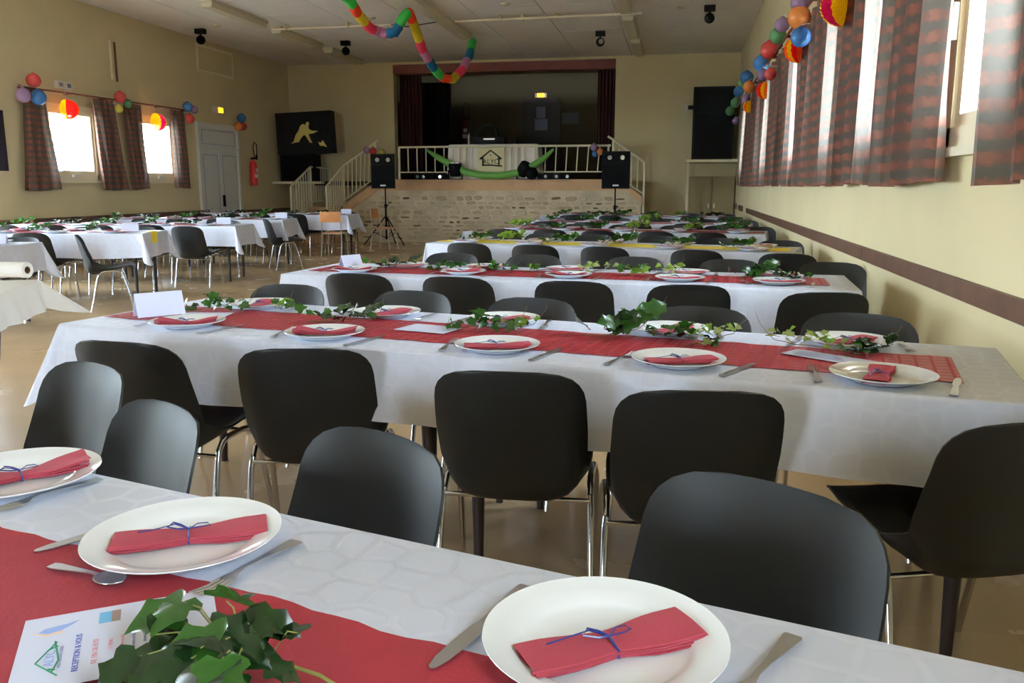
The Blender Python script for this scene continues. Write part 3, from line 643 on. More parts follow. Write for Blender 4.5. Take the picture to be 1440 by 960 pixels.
for x, y in ((-5.6, 22.4), (-4.4, 21.6), (-2.6, 22.9), (-7.3, 23.4)): MB().box(x, y, 4.44, x + 1.1, y + .3, 4.474).obj('black_slot', M_blackmatt, sc)
hb = MB().box(OX0 + .002, YB - .03, 3.93, OX1 - .002, YB + .22, OZ1 - .002).obj('trim_7', M_header, kind='structure', label='red-brown beam across top of the stage opening')
def pleated(x0, x1, y, z0, z1, m, name, label, cat, folds=6, amp=.05):
    P = [[(x0 + (x1 - x0) * j / (folds * 8), y + amp * math.sin(2 * PI * folds * j / (folds * 8)), z0 + (z1 - z0) * i / 3) for j in range(folds * 8 + 1)] for i in range(4)]
    return MB().shell(P, .006).obj(name, m, smooth=True, label=label, cat=cat)
pleated(OX0 + .03, -6.30, YB + .38, 1.44, 3.98, M_maroon, 'stage_curtain', 'dark maroon stage curtain at left side of opening', 'curtain')
pleated(-2.0, OX1 - .03, YB + .38, 1.44, 3.98, M_maroon, 'stage_curtain', 'dark maroon stage curtain at right side of opening', 'curtain', 5)
pleated(-6.95, -6.1, 22.6, 1.44, 4.0, M_blackmatt, 'stage_drape', 'black drape panel hanging at the back left of stage', 'drape', 7)
d = put('door_2', None, kind='structure', label='dark brown door at the rear of the stage')
MB().box(-4.60, 24.93, 1.43, -4.52, 25, 3.75).box(-3.58, 24.93, 1.43, -3.50, 25, 3.75).box(-4.52, 24.93, 3.67, -3.58, 25, 3.75).obj('door_frame', M_stagedoor, d)
MB().box(-4.52, 24.95, 1.43, -3.58, 24.99, 3.67).obj('door_leaf', M_stagedoor, d)
MB().box(-4.46, 24.90, 2.35, -4.42, 24.95, 2.5).obj('handle', M_steel, d)
for i, (x0, z0, x1, z1) in enumerate([(-4.19, 3.22, -3.92, 3.54), (-4.23, 2.88, -3.86, 3.20)]):
    sh = MB().box(x0, 24.93, z0, x1, 24.945, z1).obj('paper_notice', M_inkgrey, label=['upper', 'lower'][i] + ' paper notice on the dark stage door', cat='notice')
MB().box(-3.45, 24.96, 3.06, -2.95, 24.99, 3.36).obj('wall_notice', M_inkdim, label='faint grey notice right of the dark stage door', cat='notice')
exit_sign('exit_sign', (-4.06, 24.96, 3.86), 0, 3, 'glowing yellow exit sign above the stage door')
extinguisher((-6.28, 24.85, 2.45), 0, 'red fire extinguisher, darkened as if shaded, on wall at rear of stage', 1.3, M_shadered)

# stage rails
def rail_set(name, posts, tops, bot, nb, label, y=None):
    """tops: list of (x,y,z); bot: matching bottom rail points; nb balusters per span"""
    r = put(name, None, label=label, cat='railing')
    MB().tube(tops, .024, 8).obj('top_rail', M_beige, r, smooth=True); MB().tube(bot, .016, 6).obj('bottom_rail', M_beige, r)
    for i in range(len(tops) - 1):
        a, b, c, e = map(Vector, (tops[i], tops[i + 1], bot[i], bot[i + 1])); n_ = nb[i]
        for k in range(1, n_):
            t = k / n_; MB().tube([c.lerp(e, t), a.lerp(b, t)], .014, 6).obj('baluster', M_beige, r)
    for x, y_, z0, z1 in posts: MB().box(x - .022, y_ - .022, z0, x + .022, y_ + .022, z1).obj('post', M_beige, r)
ry = SY + .06
rail_set('stage_railing', [(-6.42, ry, 1.44, 2.16), (-5.0, ry, 1.44, 2.16), (-4.85, ry, 1.44, 2.16), (-3.80, ry, 1.44, 2.16), (-3.65, ry, 1.44, 2.16), (-1.60, ry, 1.44, 2.16)],
         [(-6.42, ry, 2.165), (-4.92, ry, 2.17), (-3.72, ry, 2.17), (-1.55, ry, 2.165)], [(-6.42, ry, 1.60), (-4.92, ry, 1.60), (-3.72, ry, 1.60), (-1.60, ry, 1.60)], [7, 5, 9], 'long cream metal railing along front edge of the stage')
rail_set('stair_railing', [(-6.99, ry, 1.42, 2.28), (-7.80, ry, .83, 1.74), (-7.84, 18.2, 0, 1.27)], [(-6.92, ry, 2.33), (-7.80, ry, 1.75), (-7.84, 18.2, 1.28)], [(-6.99, ry, 1.50), (-7.80, ry, .96), (-7.84, 18.2, .35)], [8, 8], 'cream handrail rising along the stone stairs left of stage')
rail_set('stair_railing', [(-8.70, 18.2, 0, 1.27), (-8.62, 19.1, .8, 1.72), (-8.55, 20.08, .8, 1.70)], [(-8.70, 18.2, 1.28), (-8.62, 19.1, 1.73), (-8.55, 20.08, 1.72)], [(-8.70, 18.2, .35), (-8.62, 19.1, .92), (-8.55, 20.08, .92)], [8, 8], 'cream guard rail on the wall side of the stairs')
rail_set('stair_railing', [(-1.50, ry, 1.44, 2.27), (-.81, ry, 0, 1.80)], [(-1.62, ry, 2.36), (-1.50, ry, 2.29), (-.81, ry, 1.80)], [(-1.55, ry, 1.6), (-1.50, ry, 1.56), (-.81, ry, 1.12)], [1, 5], 'short cream handrail descending right of the stage')
s = put('stage_stairs', None, label='concrete steps with landing left of the stage', cat='stairs')
for i in range(4): MB().box(-8.6, 18.3 + i * .2, 0, -7.9, 18.5 + i * .2 + (0 if i < 3 else 1.03), .2 * (i + 1)).obj('step', M_salmon, s)
for i in range(3): MB().box(-7.74 + i * .28, 19.32, 0, -7.46 + i * .28, 20.15, .8 + .16 * (i + 1)).obj('step', M_salmon, s)
# DJ table behind railing
t = put('stage_table', None, loc=(-4.23, 19.52, 1.43), label='trestle table on the stage under a white cloth', cat='table')
MB().box(-1.0, -.28, .76, 1.0, .28, .785).obj('tabletop', M_tabletop, t)
for x in (-.9, .9):
    for y in (-.22, .22): MB().box(x - .02, y - .02, 0, x + .02, y + .02, .76).obj('leg', M_darkwood, t)
P = []
for i, (sx, sy, zz) in enumerate([(1, 1, .79), (1.03, 1.05, .77), (1.05, 1.1, .4), (1.07, 1.16, .02)]):
    row = []
    for k in range(65):
        a = k / 64 * 4; q = int(a) % 4; u = a - int(a); X0 = 1.0 * sx; Y0 = .3 * sy
        x, y = [(-X0 + 2 * X0 * u, -Y0), (X0, -Y0 + 2 * Y0 * u), (X0 - 2 * X0 * u, Y0), (-X0, Y0 - 2 * Y0 * u)][q]
        w = .02 * (i / 3) * math.sin(k * 1.7); row.append((x + (w if q % 2 else 0), y + (w if q % 2 == 0 else 0), zz))
    P.append(row)
M_stcloth = mat('grey_white_stage_cloth', (238, 230, 222), .8)
MB().grid(P).box(-1.0, -.3, .787, 1.0, .3, .79).obj('tablecloth', M_stcloth, smooth=True, loc=(-4.23, 19.52, 1.43), label='greyish white cloth over the table on stage', cat='tablecloth')
ps = put('poster', None, loc=(-4.245, SY + .02, 1.87), label='cream poster with black house logo hung on stage railing', cat='poster')
MB().box(-.31, -.004, -.25, .31, .004, .26).obj('sheet', M_poster, ps)
def poly_line(pts, r, m, parent, name, M=None, lab=None):
    return MB().tube([M @ Vector(q) if M else q for q in pts], r, 6).obj(name, m, parent, label=lab)
yy = -.012
for pts in ([(-.25, yy, .02), (0, yy, .21), (.25, yy, .02)], [(-.25, yy, .02), (-.17, yy, .04)], [(.16, yy, .03), (.25, yy, .02)], [(-.18, yy, .05), (-.18, yy, -.12)], [(.19, yy, .05), (.19, yy, -.13)], [(-.2, yy, -.12), (0, yy, -.115), (.15, yy, -.13), (.26, yy, -.14)]):
    poly_line(pts, .017, M_inkblk, ps, 'logo_stroke')
MB().box(-.012, -.01, .09, .012, -.004, .115).obj('logo_dot', M_inkblk, ps)
text('lettering', 'ALYC', .15, M_inkblk, ps, (0, -.008, -.09), (PI / 2, 0, 0), .002)
# equipment
dj = put('mixing_desk', None, loc=(-4.35, 19.5, 2.225), label='black mixing desk with white lit strip on the stage table', cat='mixing desk')
MB().box(-.36, -.15, 0, .36, .2, .17).obj('case', M_blackpl, dj); MB().box(-.12, -.157, .10, .14, -.15, .135).obj('lit_strip', M_lamp, dj)
MB().tube([(-.27, 0, .17), (-.25, 0, .32), (-.13, 0, .43), (.04, 0, .44), (.15, 0, .34), (.18, 0, .17)], .035, 8).obj('arched_stand', M_blackpl, dj, smooth=True)
MB().lathe([(.001, 0), (.03, 0), (.028, .2), (.012, .24), (.012, .28), (.001, .28)], 10).obj('water_bottle', M_lens, smooth=True, loc=(-4.85, 19.5, 2.225), label='thin pale bottle left of the mixing desk on stage', cat='bottle')
MB().lathe([(.001, 0), (.07, 0), (.08, .12), (.06, .14), (.001, .14)], 12).obj('lamp_ball', M_blackpl, smooth=True, loc=(-3.75, 19.5, 2.225), label='small black lamp right of the mixing desk', cat='lamp')
MB().tube([(-5.72, 18.99, 2.10), (-5.45, 18.98, 1.93), (-5.15, 18.97, 1.76), (-4.8, 18.96, 1.60), (-4.4, 18.95, 1.52), (-4.0, 18.95, 1.515), (-3.6, 18.96, 1.58), (-3.3, 18.97, 1.70), (-3.0, 18.98, 1.90), (-2.8, 18.99, 2.09)], [.025, .065] + [.08] * 6 + [.065, .025], 12).obj('green_garland', M_tube, smooth=True, label='long green balloon tube swagged across the stage railing', cat='garland')
for i, (x, z, lab) in enumerate([(-5.04, 1.49, 'black stage spotlight with bright lenses left of the poster'), (-3.46, 1.49, 'black stage spotlight turned sideways right of the poster')]):
    s = put('stage_spotlight', None, loc=(x, 18.96, 1.437), scale=1.3, label=lab, cat='spotlight', group='spotlights on the stage edge')
    MB().tube([(-.12, 0, 0), (-.13, 0, .16)], .012).tube([(.12, 0, 0), (.13, 0, .16)], .012).box(-.13, -.03, 0, .13, .03, .012).obj('yoke', M_blackpl, s)
    ang = (.2, 0, 0) if i == 0 else (.5, .6, 0)
    MB().lathe([(.001, -.1), (.09, -.1), (.115, -.02), (.115, .1), (.10, .12), (.001, .12)], 16, M=Matrix.Translation((0, -.0, .16)) @ Matrix.Rotation(ang[0], 4, 'X') @ Matrix.Rotation(ang[1], 4, 'Y')).obj('can', M_blackpl, s, smooth=True)
    if i == 0:
        for q in (-.04, .04): MB().box(q - .03, -.05, .275, q + .03, .0, .285).obj('bulb', M_lamp, s)
    else: MB().lathe(sphere_prof(.11, 8), 14, M=Matrix.Translation((.14, -.02, .1))).obj('second_head', M_blackpl, s, smooth=True)
for i, (x0, x1, n_, lab) in enumerate([(-6.0, -5.2, 6, 'low black light bar on the stage edge left of poster'), (-3.15, -2.42, 6, 'low black light bar on the stage edge right of poster')]):
    s = put('light_bar', None, loc=((x0 + x1) / 2, 19.0, 1.437), label=lab, cat='light bar', group='light bars on the stage edge')
    w = (x1 - x0) / 2; MB().box(-w, -.05, 0, w, .05, .12).obj('bar', M_blackpl, s)
    for k in range(n_):
        lit = k % 2 == 1 if i == 1 else k in (0, 1, 4)
        MB().lathe([(.001, 0), (.036, 0), (.036, .01), (.001, .01)], 12, M=Matrix.Translation((-w + (k + .5) * 2 * w / n_, -.05, .06)) @ Matrix.Rotation(PI / 2, 4, 'X')).obj('lens', M_lens if lit else M_grille, s)
# tripod loudspeakers
def tripod(x, y, zb, hw, hgt, label, feet):
    s = put('speaker_stand', None, loc=(x, y, 0), label='black tripod stand carrying ' + label, cat='stand')
    MB().tube([(0, 0, .12), (0, 0, .85)], .022).obj('lower_pole', M_blackpl, s, smooth=True); MB().tube([(0, 0, .8), (0, 0, zb)], .015).obj('upper_pole', M_blackpl, s, smooth=True)
    MB().tube([(0, 0, .82), (0, 0, .9)], .032).obj('collar', M_blackpl, s); MB().tube([(0, 0, .86), (.07, 0, .88)], .012).obj('knob', M_blackpl, s)
    for a in feet:
        ca, sa = math.cos(a), math.sin(a)
        MB().tube([(.02 * ca, .02 * sa, .62), (.5 * ca, .5 * sa, .012)], .014).obj('leg', M_blackpl, s)
        MB().tube([(.02 * ca, .02 * sa, .16), (.28 * ca, .28 * sa, .29)], .008).obj('brace', M_blackpl, s)
    b = put('loudspeaker', None, loc=(x, y, zb), rot=.1, label=label, cat='loudspeaker', group='loudspeakers on tripods')
    MB().prism([(-hw, -.17), (hw, -.17), (hw * .72, .17), (-hw * .72, .17)], 0, hgt).obj('case', M_blackpl, b)
    MB().box(-hw * .9, -.182, .05, hw * .9, -.17, hgt * .66).obj('grille', M_grille, b)
    MB().box(-hw * .75, -.18, hgt * .72, hw * .75, -.168, hgt * .94).obj('horn_recess', M_grille, b)
    for q in (-.45, .45): MB().lathe([(.001, .0), (.045, .0), (.055, -.012)], 12, M=Matrix.Translation((hw * q, -.182, hgt * .83)) @ Matrix.Rotation(PI / 2, 4, 'X')).obj('tweeter', M_lens, b)
    MB().box(-.06, -.19, .05, .06, -.182, .08).obj('badge', M_label, b)
tripod(-6.38, 18.0, 1.235, .265, .735, 'black loudspeaker left of the stage', (-2.6, -.35, 1.5))
tripod(-1.31, 17.5, 1.235, .28, .735, 'black loudspeaker right of the stage', (-2.2, -.6, 1.4))

# ------------------------------------------------------------------ chairs
def chair_proto():
    r = put('shell_chair', None, label='x', cat='chair')
    prof = [(.405, .424, .150), (.418, .440, .172), (.408, .453, .190), (.37, .453, .206), (.30, .440, .214), (.22, .422, .216), (.14, .402, .215), (.075, .388, .213), (.03, .379, .210), (-.005, .377, .208), (-.030, .388, .207),
            (-.048, .415, .208), (-.060, .46, .211), (-.074, .52, .214), (-.090, .59, .216), (-.104, .65, .215), (-.115, .70, .213), (-.123, .73, .208), (-.129, .752, .197), (-.134, .770, .178), (-.137, .782, .146), (-.138, .788, .09)]
    P = []; nj = 16; L = len(prof)
    for i, (y, z, w) in enumerate(prof):
        row = []; t = i / (L - 1); back = max(0, min(1, (z - .38) / .12)) if i > 8 else 0
        bend = math.exp(-((i - 9.5) / 3.2) ** 2)
        for j in range(nj + 1):
            u = -1 + 2 * j / nj; au = abs(u)
            x = w * u; ax = abs(x) / .216; yy_ = y + back * (.048 * ax ** 2.6) + bend * .055 * au ** 4; zz = z + (1 - back) * .020 * au ** 3 * (1 if i > 2 else .3) + bend * .075 * au ** 7 - back * .008 * ax ** 2 * max(0, (z - .6) / .19)
            row.append((x, yy_, zz))
        P.append(row)
    MB().shell(P, .006).obj('seat_shell', M_shell, r, smooth=True)
    for s in (-1, 1):
        MB().tube([(s * .235, -.035, 0), (s * .226, .045, .34), (s * .222, .06, .375)], .0105, 8).obj('leg', M_chrome, r, smooth=True)
        MB().tube([(s * .235, .375, 0), (s * .226, .29, .36), (s * .222, .27, .395)], .0105, 8).obj('leg', M_chrome, r, smooth=True)
        MB().tube([(s * .222, .06, .375), (s * .221, .085, .402), (s * .219, .12, .412), (s * .219, .21, .415), (s * .220, .245, .41), (s * .222, .27, .395)], .0105, 8).obj('side_rail', M_chrome, r, smooth=True)
    MB().tube([(-.222, .05, .360), (.222, .05, .360)], .008, 8).obj('crossbar', M_chrome, r, smooth=True)
    MB().tube([(-.222, .26, .395), (.222, .26, .395)], .008, 8).obj('crossbar', M_chrome, r, smooth=True)
    return r
CH = chair_proto(); ch_used = [False]
def chair(tx, ty, hdeg, label, group):
    h = math.radians(hdeg); x = tx - (.13 * math.sin(h)); y = ty + .13 * math.cos(h)
    if not ch_used[0]:
        ch_used[0] = True; CH.location = (x, y, 0); CH.rotation_euler = (0, 0, h); tag(CH, label, None, group); return CH
    return dup(CH, (x, y, 0), h, label, group)

# ------------------------------------------------------------------ tables, cloths, runners
def table(cx, cy, deg, L, D, label, legs='dark'):
    t = put('trestle_table', None, loc=(cx, cy, 0), rot=math.radians(deg), label=label, cat='table', group='long dining tables')
    MB().box(-L / 2 + .01, -D / 2 + .01, .722, L / 2 - .01, D / 2 - .01, .748).obj('tabletop', M_tabletop, t)
    MB().box(-L / 2 + .12, -D / 2 + .09, .66, L / 2 - .12, -D / 2 + .11, .722).box(-L / 2 + .12, D / 2 - .11, .66, L / 2 - .12, D / 2 - .09, .722).obj('apron', M_darkwood, t)
    xs = (-L / 2 + .14, -.09, .09, L / 2 - .14)
    for x in xs:
        for y in (-D / 2 + .10, D / 2 - .10):
            if legs == 'dark': MB().tube([(x, y, 0), (x, y, .40), (x, y, .722)], [.016, .026, .03], 8).obj('leg', M_darkwood, t, smooth=True)
            else: MB().tube([(x + .34, y * .7, .014), (x + .26, y * .7, .10), (x + .14, y * .7, .22), (x + .05, y * .7, .34), (x, y * .7, .46), (x, y * .7, .722)], .014, 8).obj('leg', M_greyleg, t, smooth=True)
    return t
def drape(cx, cy, deg, L, D, ov, label, seed, m=None, flare=.10, ztop=.755):
    """cloth over a table: a top and a hanging skirt whose corners drop as points"""
    rng = random.Random(seed); V = []; F = []; hl, hd = L / 2, D / 2
    per = []                                   # (base x, base y, outward x, outward y, cornerness)
    def side(x0, y0, x1, y1, nx, ny, n):
        for k in range(n):
            t = k / n; per.append((x0 + (x1 - x0) * t, y0 + (y1 - y0) * t, nx, ny, 0))
    def corner(x, y, a0):
        for k in range(9):
            a = a0 + PI / 2 * k / 8; per.append((x, y, math.cos(a), math.sin(a), math.sin(PI * k / 8)))
    r = .0
    side(-hl, -hd, hl, -hd, 0, -1, 48); corner(hl, -hd, -PI / 2); side(hl, -hd, hl, hd, 1, 0, 16); corner(hl, hd, 0); side(hl, hd, -hl, hd, 0, 1, 48); corner(-hl, hd, PI / 2); side(-hl, hd, -hl, -hd, -1, 0, 16); corner(-hl, -hd, PI)
    n = len(per); ph = rng.uniform(0, 6)
    lev = [(0, 0, 0), (.006, -.003, 0), (.009, -.012, .03), (0, 0, .25), (0, 0, .5), (0, 0, .75), (0, 0, 1)]
    for li, (o, dz, t) in enumerate(lev):
        for k, (x, y, nx, ny, c) in enumerate(per):
            if t == 0: V.append((x + nx * o, y + ny * o, ztop + dz)); continue
            ln = ov * (1 + .34 * c); s = k / n * 2 * PI
            wav = (.010 * math.sin(s * 17 + ph) + .008 * math.sin(s * 31 + 2 * ph)) * t * (1 - c) + .004 * math.sin(s * 5 + ph)
            out = .009 + flare * t * (.12 + 1.35 * c ** 1.4) + wav + (.01 if c == 0 else 0) * t
            V.append((x + nx * out, y + ny * out, ztop - .012 * (1 if t > .1 else .6) - ln * t * (1 - .03 * math.sin(s * 9 + ph))))
    for li in range(len(lev) - 1):
        for k in range(n): F.append((li * n + k, (li + 1) * n + k, (li + 1) * n + (k + 1) % n, li * n + (k + 1) % n))
    # top as strip grid: use the first ring as an n-gon
    F.append(tuple(range(n)))
    V2 = V; me = bpy.data.meshes.new('tablecloth')
    b = MB().add(V2, F); me = b.mesh('tablecloth', m or M_cloth, True)
    return put('tablecloth', me, loc=(cx, cy, 0), rot=math.radians(deg), label=label, cat='tablecloth', group='white tablecloths')
def runner(cx, cy, deg, x0, x1, y0, y1, m, label, seed, z=.7565, wav=.006, endcurl=0):
    rng = random.Random(seed); n = max(30, int((x1 - x0) / .035)); P = []; p1, p2 = rng.uniform(0, 6), rng.uniform(0, 6)
    for i in range(n + 1):
        x = x0 + (x1 - x0) * i / n; row = []
        e0 = wav * (math.sin(x * 23 + p1) * .6 + math.sin(x * 47 + p2) * .5); e1 = wav * (math.sin(x * 19 + p2) * .7 + math.sin(x * 53 + p1) * .5)
        for j in range(7):
            t = j / 6; y = (y0 + e0) * (1 - t) + (y1 + e1) * t
            zz = z + .0012 * max(0, math.sin(x * 31 + t * 6 + p1)) + .001
            if endcurl and i > n - 4: zz += endcurl * (i - n + 4) / 4
            row.append((x, y, zz))
        P.append(row)
    return MB().shell(P, .0009).obj('table_runner', m, smooth=True, loc=(cx, cy, 0), rot=math.radians(deg), label=label, cat='table runner', group='runners along the tables')
TN = ['nearest table', 'second table', 'third table', 'yellow-runner table', 'fifth table', 'sixth table', 'farthest right-hand table']
#        cx, cy, deg
T = [(-.70, .817, -14.9), (-.66, 2.93, -11.2), (-.70, 5.07, -4.0), (-.65, 7.78, -12), (-.62, 10.4, -7), (-.62, 12.62, -10), (-.66, 15.42, -9)]
TL = [3.5, 3.30, 3.30, 3.3, 3.22, 3.2, 3.25]
RUN = [(-1.75, 1.75, -.24, .165, M_runnerf), (-1.62, 1.50, -.22, .16, M_runner), (-1.58, 1.52, -.2, .17, M_runner), (-1.66, 1.6, -.2, .18, M_yellow), (-1.6, 1.6, -.2, .18, M_runner), (-1.6, 1.6, -.2, .18, M_runner), (-1.65, 1.65, -.2, .18, M_runner)]
for i, ((x, y, d_), L) in enumerate(zip(T, TL)):
    table(x, y, d_, L, .80, 'long table with dark legs under white cloth, ' + TN[i])
    drape(x, y, d_, L, .80, [.26, .225, .25, .25, .25, .25, .25][i], 'white patterned tablecloth hanging over the ' + TN[i], 20 + i, flare=.10 if i == 1 else .05)
    q = RUN[i]; runner(x, y, d_, *q[:5], '%s runner laid along the %s' % ('yellow' if i == 3 else 'red', TN[i]), i)
def w2(i, lx, ly, z=0, TT=None):
    x, y, d_ = (TT or T)[i]; a = math.radians(d_); return (x + lx * math.cos(a) - ly * math.sin(a), y + lx * math.sin(a) + ly * math.cos(a), z)

# chairs of the right column: (back-top x, y), heading
def row(pts, heads, tname, side, first=0):
    for k, ((x, y), h) in enumerate(zip(pts, heads)):
        chair(x, y, h, 'black shell chair, %s from left, %s side of the %s' % (ORD[k], side, tname), 'black shell chairs around the tables')
row([(-1.60, 2.06), (-1.13, 1.69), (-.565, 1.565), (.168, 1.415)], [155, 148, 150, 149], TN[0], 'far')
row([(-1.78, 2.4), (-1.14, 2.4), (-0.45, 2.2), (0.07, 2.08), (0.79, 1.94)], [-5, 12, 2, 7, 20], TN[1], 'near')
row([(-1.94, 4.01), (-1.23, 3.87), (-0.63, 3.72), (0.1, 3.58), (0.71, 3.5)], [175, 168, 170, 168, 166], TN[1], 'far')
row([(-1.83, 4.6), (-1.22, 4.54), (-0.55, 4.45), (0.06, 4.40), (0.70, 4.2)], [-4, -6, -2, 4, 8], TN[2], 'near')
row([(-1.67, 6.2), (-1.04, 6.15), (-0.3, 6.1), (0.35, 6.0), (1.0, 5.9)], [176, 178, 172, 174, 172], TN[2], 'far')
row([(-1.86, 7.35), (-1.23, 7.2), (-0.62, 7.08), (0.13, 6.87), (0.80, 6.62)], [-10, -8, -12, -14, -8], TN[3], 'near')
row([(-1.42, 9.0), (-0.87, 8.9), (-0.19, 8.75), (0.42, 8.5), (0.93, 8.25)], [170, 172, 168, 166, 168], TN[3], 'far')
row([(-2.05, 9.85), (-1.5, 9.85), (-0.91, 9.7), (-0.26, 9.6), (0.3, 9.5)], [-6, -8, -5, -9, -6], TN[4], 'near')
row([(-1.9, 11.4), (-1.35, 11.35), (-0.72, 11.3), (-0.05, 11.2), (0.5, 11.2), (.96, 11.0)], [172, 174, 170, 176, 172, 174], TN[4], 'far')
row([(-1.9, 12.2), (-1.3, 12.0), (-.6, 11.95), (.1, 11.85), (.7, 11.7)], [-8, -12, -9, -6, -9], TN[5], 'near')
row([(-2.0, 13.75), (-1.45, 13.65), (-0.94, 13.6), (-0.21, 13.45), (0.40, 13.35), (.95, 13.2)], [170, 172, 169, 171, 173, 170], TN[5], 'far')
row([(-1.9, 14.9), (-1.2, 14.85), (-.5, 14.75), (.2, 14.6), (.8, 14.5)], [-8, -10, -12, -6, -8], TN[6], 'near')
row([(-1.9, 16.5), (-1.2, 16.4), (-.5, 16.3), (.2, 16.15), (.8, 16.05)], [172, 169, 170, 172, 174], TN[6], 'far')

# ------------------------------------------------------------------ tableware prototypes
R_ = .14
plate_prof = [(.001, .004), (.06, .004), (.088, .005), (.096, .009), (.104, .0145), (.12, .018), (.137, .0225), (.1395, .0235), (.140, .0225), (.1385, .0205), (.118, .0145), (.1, .008), (.09, .0025), (.085, .0), (.080, .0), (.078, .002), (.001, .002)]
plate_me = MB().lathe(plate_prof, 64).mesh('plate', M_plate, True)
rim_me = None
def napkin_meshes():
    out = []
    for var in range(2):
        b = MB()
        for lay in range(3):
            P = []; n = 14
            for i in range(n + 1):
                u = -1 + 2 * i / n; w = .031 * (1 - (.32 if var == 0 else .62) * math.exp(-(u * 3.2) ** 2)) + .002 * lay * (-1 if lay == 1 else 1)
                zb = .0012 + .0034 * lay + ((.004 if var == 0 else .012) * abs(u) ** 1.5) * (.4 + .3 * lay)
                row = []
                for j in range(7):
                    v = -1 + 2 * j / 6; sk = (lay - 1) * .0035 * u
                    row.append((.108 * u + (.003 * (lay - 1)), w * v + sk, zb + .0022 * (1 - v * v) * (1 if lay == 2 else .2) + (.006 * abs(v) if var else 0) * abs(u) + .0006 * math.sin(9 * u + lay)))
                P.append(row)
            b.shell(P, .0012)
            # folded long edge roll
            e = [( .108 * (-1 + 2 * i / 8), -.0305 * (1 - (.32 if var == 0 else .62) * math.exp(-((-1 + 2 * i / 8) * 3.2) ** 2)), .003 + .003 * lay + (.004 if var == 0 else .012) * abs(-1 + 2 * i / 8) ** 1.5 * (.4 + .3 * lay)) for i in range(9)]
            b.tube(e, .0016, 6)
        out.append(b.mesh('napkin', M_napkin, True))
    return out
NAP = napkin_meshes()
def ribbon_mesh():
    b = MB(); r = .0009
    b.tube([(0, -.0225, .001), (0, -.0225, .010), (0, 0, .0155), (0, .0225, .010), (0, .0225, .001)], .0016, 6)
    b.tube([(0, 0, .016), (.012, .008, .020), (.026, .012, .018), (.030, .004, .017), (.018, -.002, .018), (0, 0, .0165)], r, 5)
    b.tube([(0, 0, .016), (-.012, .006, .022), (-.022, .012, .024), (-.030, .006, .020), (-.014, -.002, .018), (0, 0, .0165)], r * 1.5, 5)
    b.tube([(0, 0, .016), (-.02, .012, .021), (-.04, .016, .016), (-.055, .018, .013), (-.072, .014, .014)], r, 5)
    return b.mesh('ribbon', M_ribbon, True)
RIB = ribbon_mesh()
def strip(b, cl, th=.0016):  # cl list of (x, halfwidth, z)
    P = [[(x, w * v, z) for v in (-1, -.5, 0, .5, 1)] for x, w, z in cl]; b.shell(P, th); return b
def fork_mesh():
    b = MB(); strip(b, [(-.10, .010, .003), (-.095, .0115, .003), (-.07, .009, .004), (-.02, .0045, .007), (.01, .0035, .008), (.025, .005, .006), (.035, .0115, .004), (.045, .0125, .003)])
    for y in (-.0105, -.0035, .0035, .0105): b.tube([(.044, y, .0025), (.065, y, .0022), (.085, y, .005), (.097, y * .95, .008)], [.0022, .0019, .0017, .0009], 6)
    return b.mesh('fork', M_steel, True)
def knife_mesh():
    b = MB(); strip(b, [(-.11, .009, .003), (-.105, .0105, .003), (-.06, .009, .003), (-.01, .0065, .003), (.0, .0065, .003)], .0032)
    strip(b, [(0, .0065, .0022), (.01, .0095, .002), (.05, .0105, .002), (.09, .009, .002), (.108, .005, .002), (.112, .0015, .002)], .0012); return b.mesh('knife', M_steel, True)
def spoon_mesh():
    b = MB(); strip(b, [(-.08, .007, .002), (-.07, .0085, .0025), (-.03, .005, .005), (.0, .003, .007), (.012, .0035, .006)])
    P = []
    for i in range(9):
        a = PI * i / 8; x = .034 - .024 * math.cos(a); w = .0165 * math.sin(a) + .0008
        P.append([(x, w * v, .006 - .0045 * (1 - v * v) * math.sin(a)) for v in (-1, -.6, -.2, .2, .6, 1)])
    b.shell(P, .0012); return b.mesh('spoon', M_steel, True)
FORK, KNIFE, SPOON = fork_mesh(), knife_mesh(), spoon_mesh()
ZT = .7572; ZR = .7595
def place_plate(x, y, tname, which, nap_deg, var=0, nscale=1, z=ZT):
    p = put('dinner_plate', plate_me, loc=(x, y, z), label='white dinner plate, %s, %s' % (which, tname), cat='plate', group='dinner plates')
    nx, ny = x + random.uniform(-.01, .01), y + random.uniform(-.01, .01)
    npk = put('folded_napkin', NAP[var], loc=(nx, ny, z + .0075), rot=math.radians(nap_deg), scale=nscale, label='napkin with ribbon on plate, %s, %s' % (which, tname), cat='napkin', group='ribboned napkins')
    put('ribbon', RIB, npk, label='blue curling ribbon')
    return p
def cut(me, name, x, y, deg, tname, which, z=.7578, tilt=0):
    nm = {'fork': 'fork', 'table_knife': 'knife', 'spoon': 'spoon'}[name]
    return put(name, me, loc=(x, y, z), rot=(0, tilt, math.radians(deg)), label='steel %s by plate, %s, %s' % (nm, which, tname), cat=nm, group='%s laid on the tables' % {'fork': 'forks', 'knife': 'knives', 'spoon': 'spoons'}[nm])
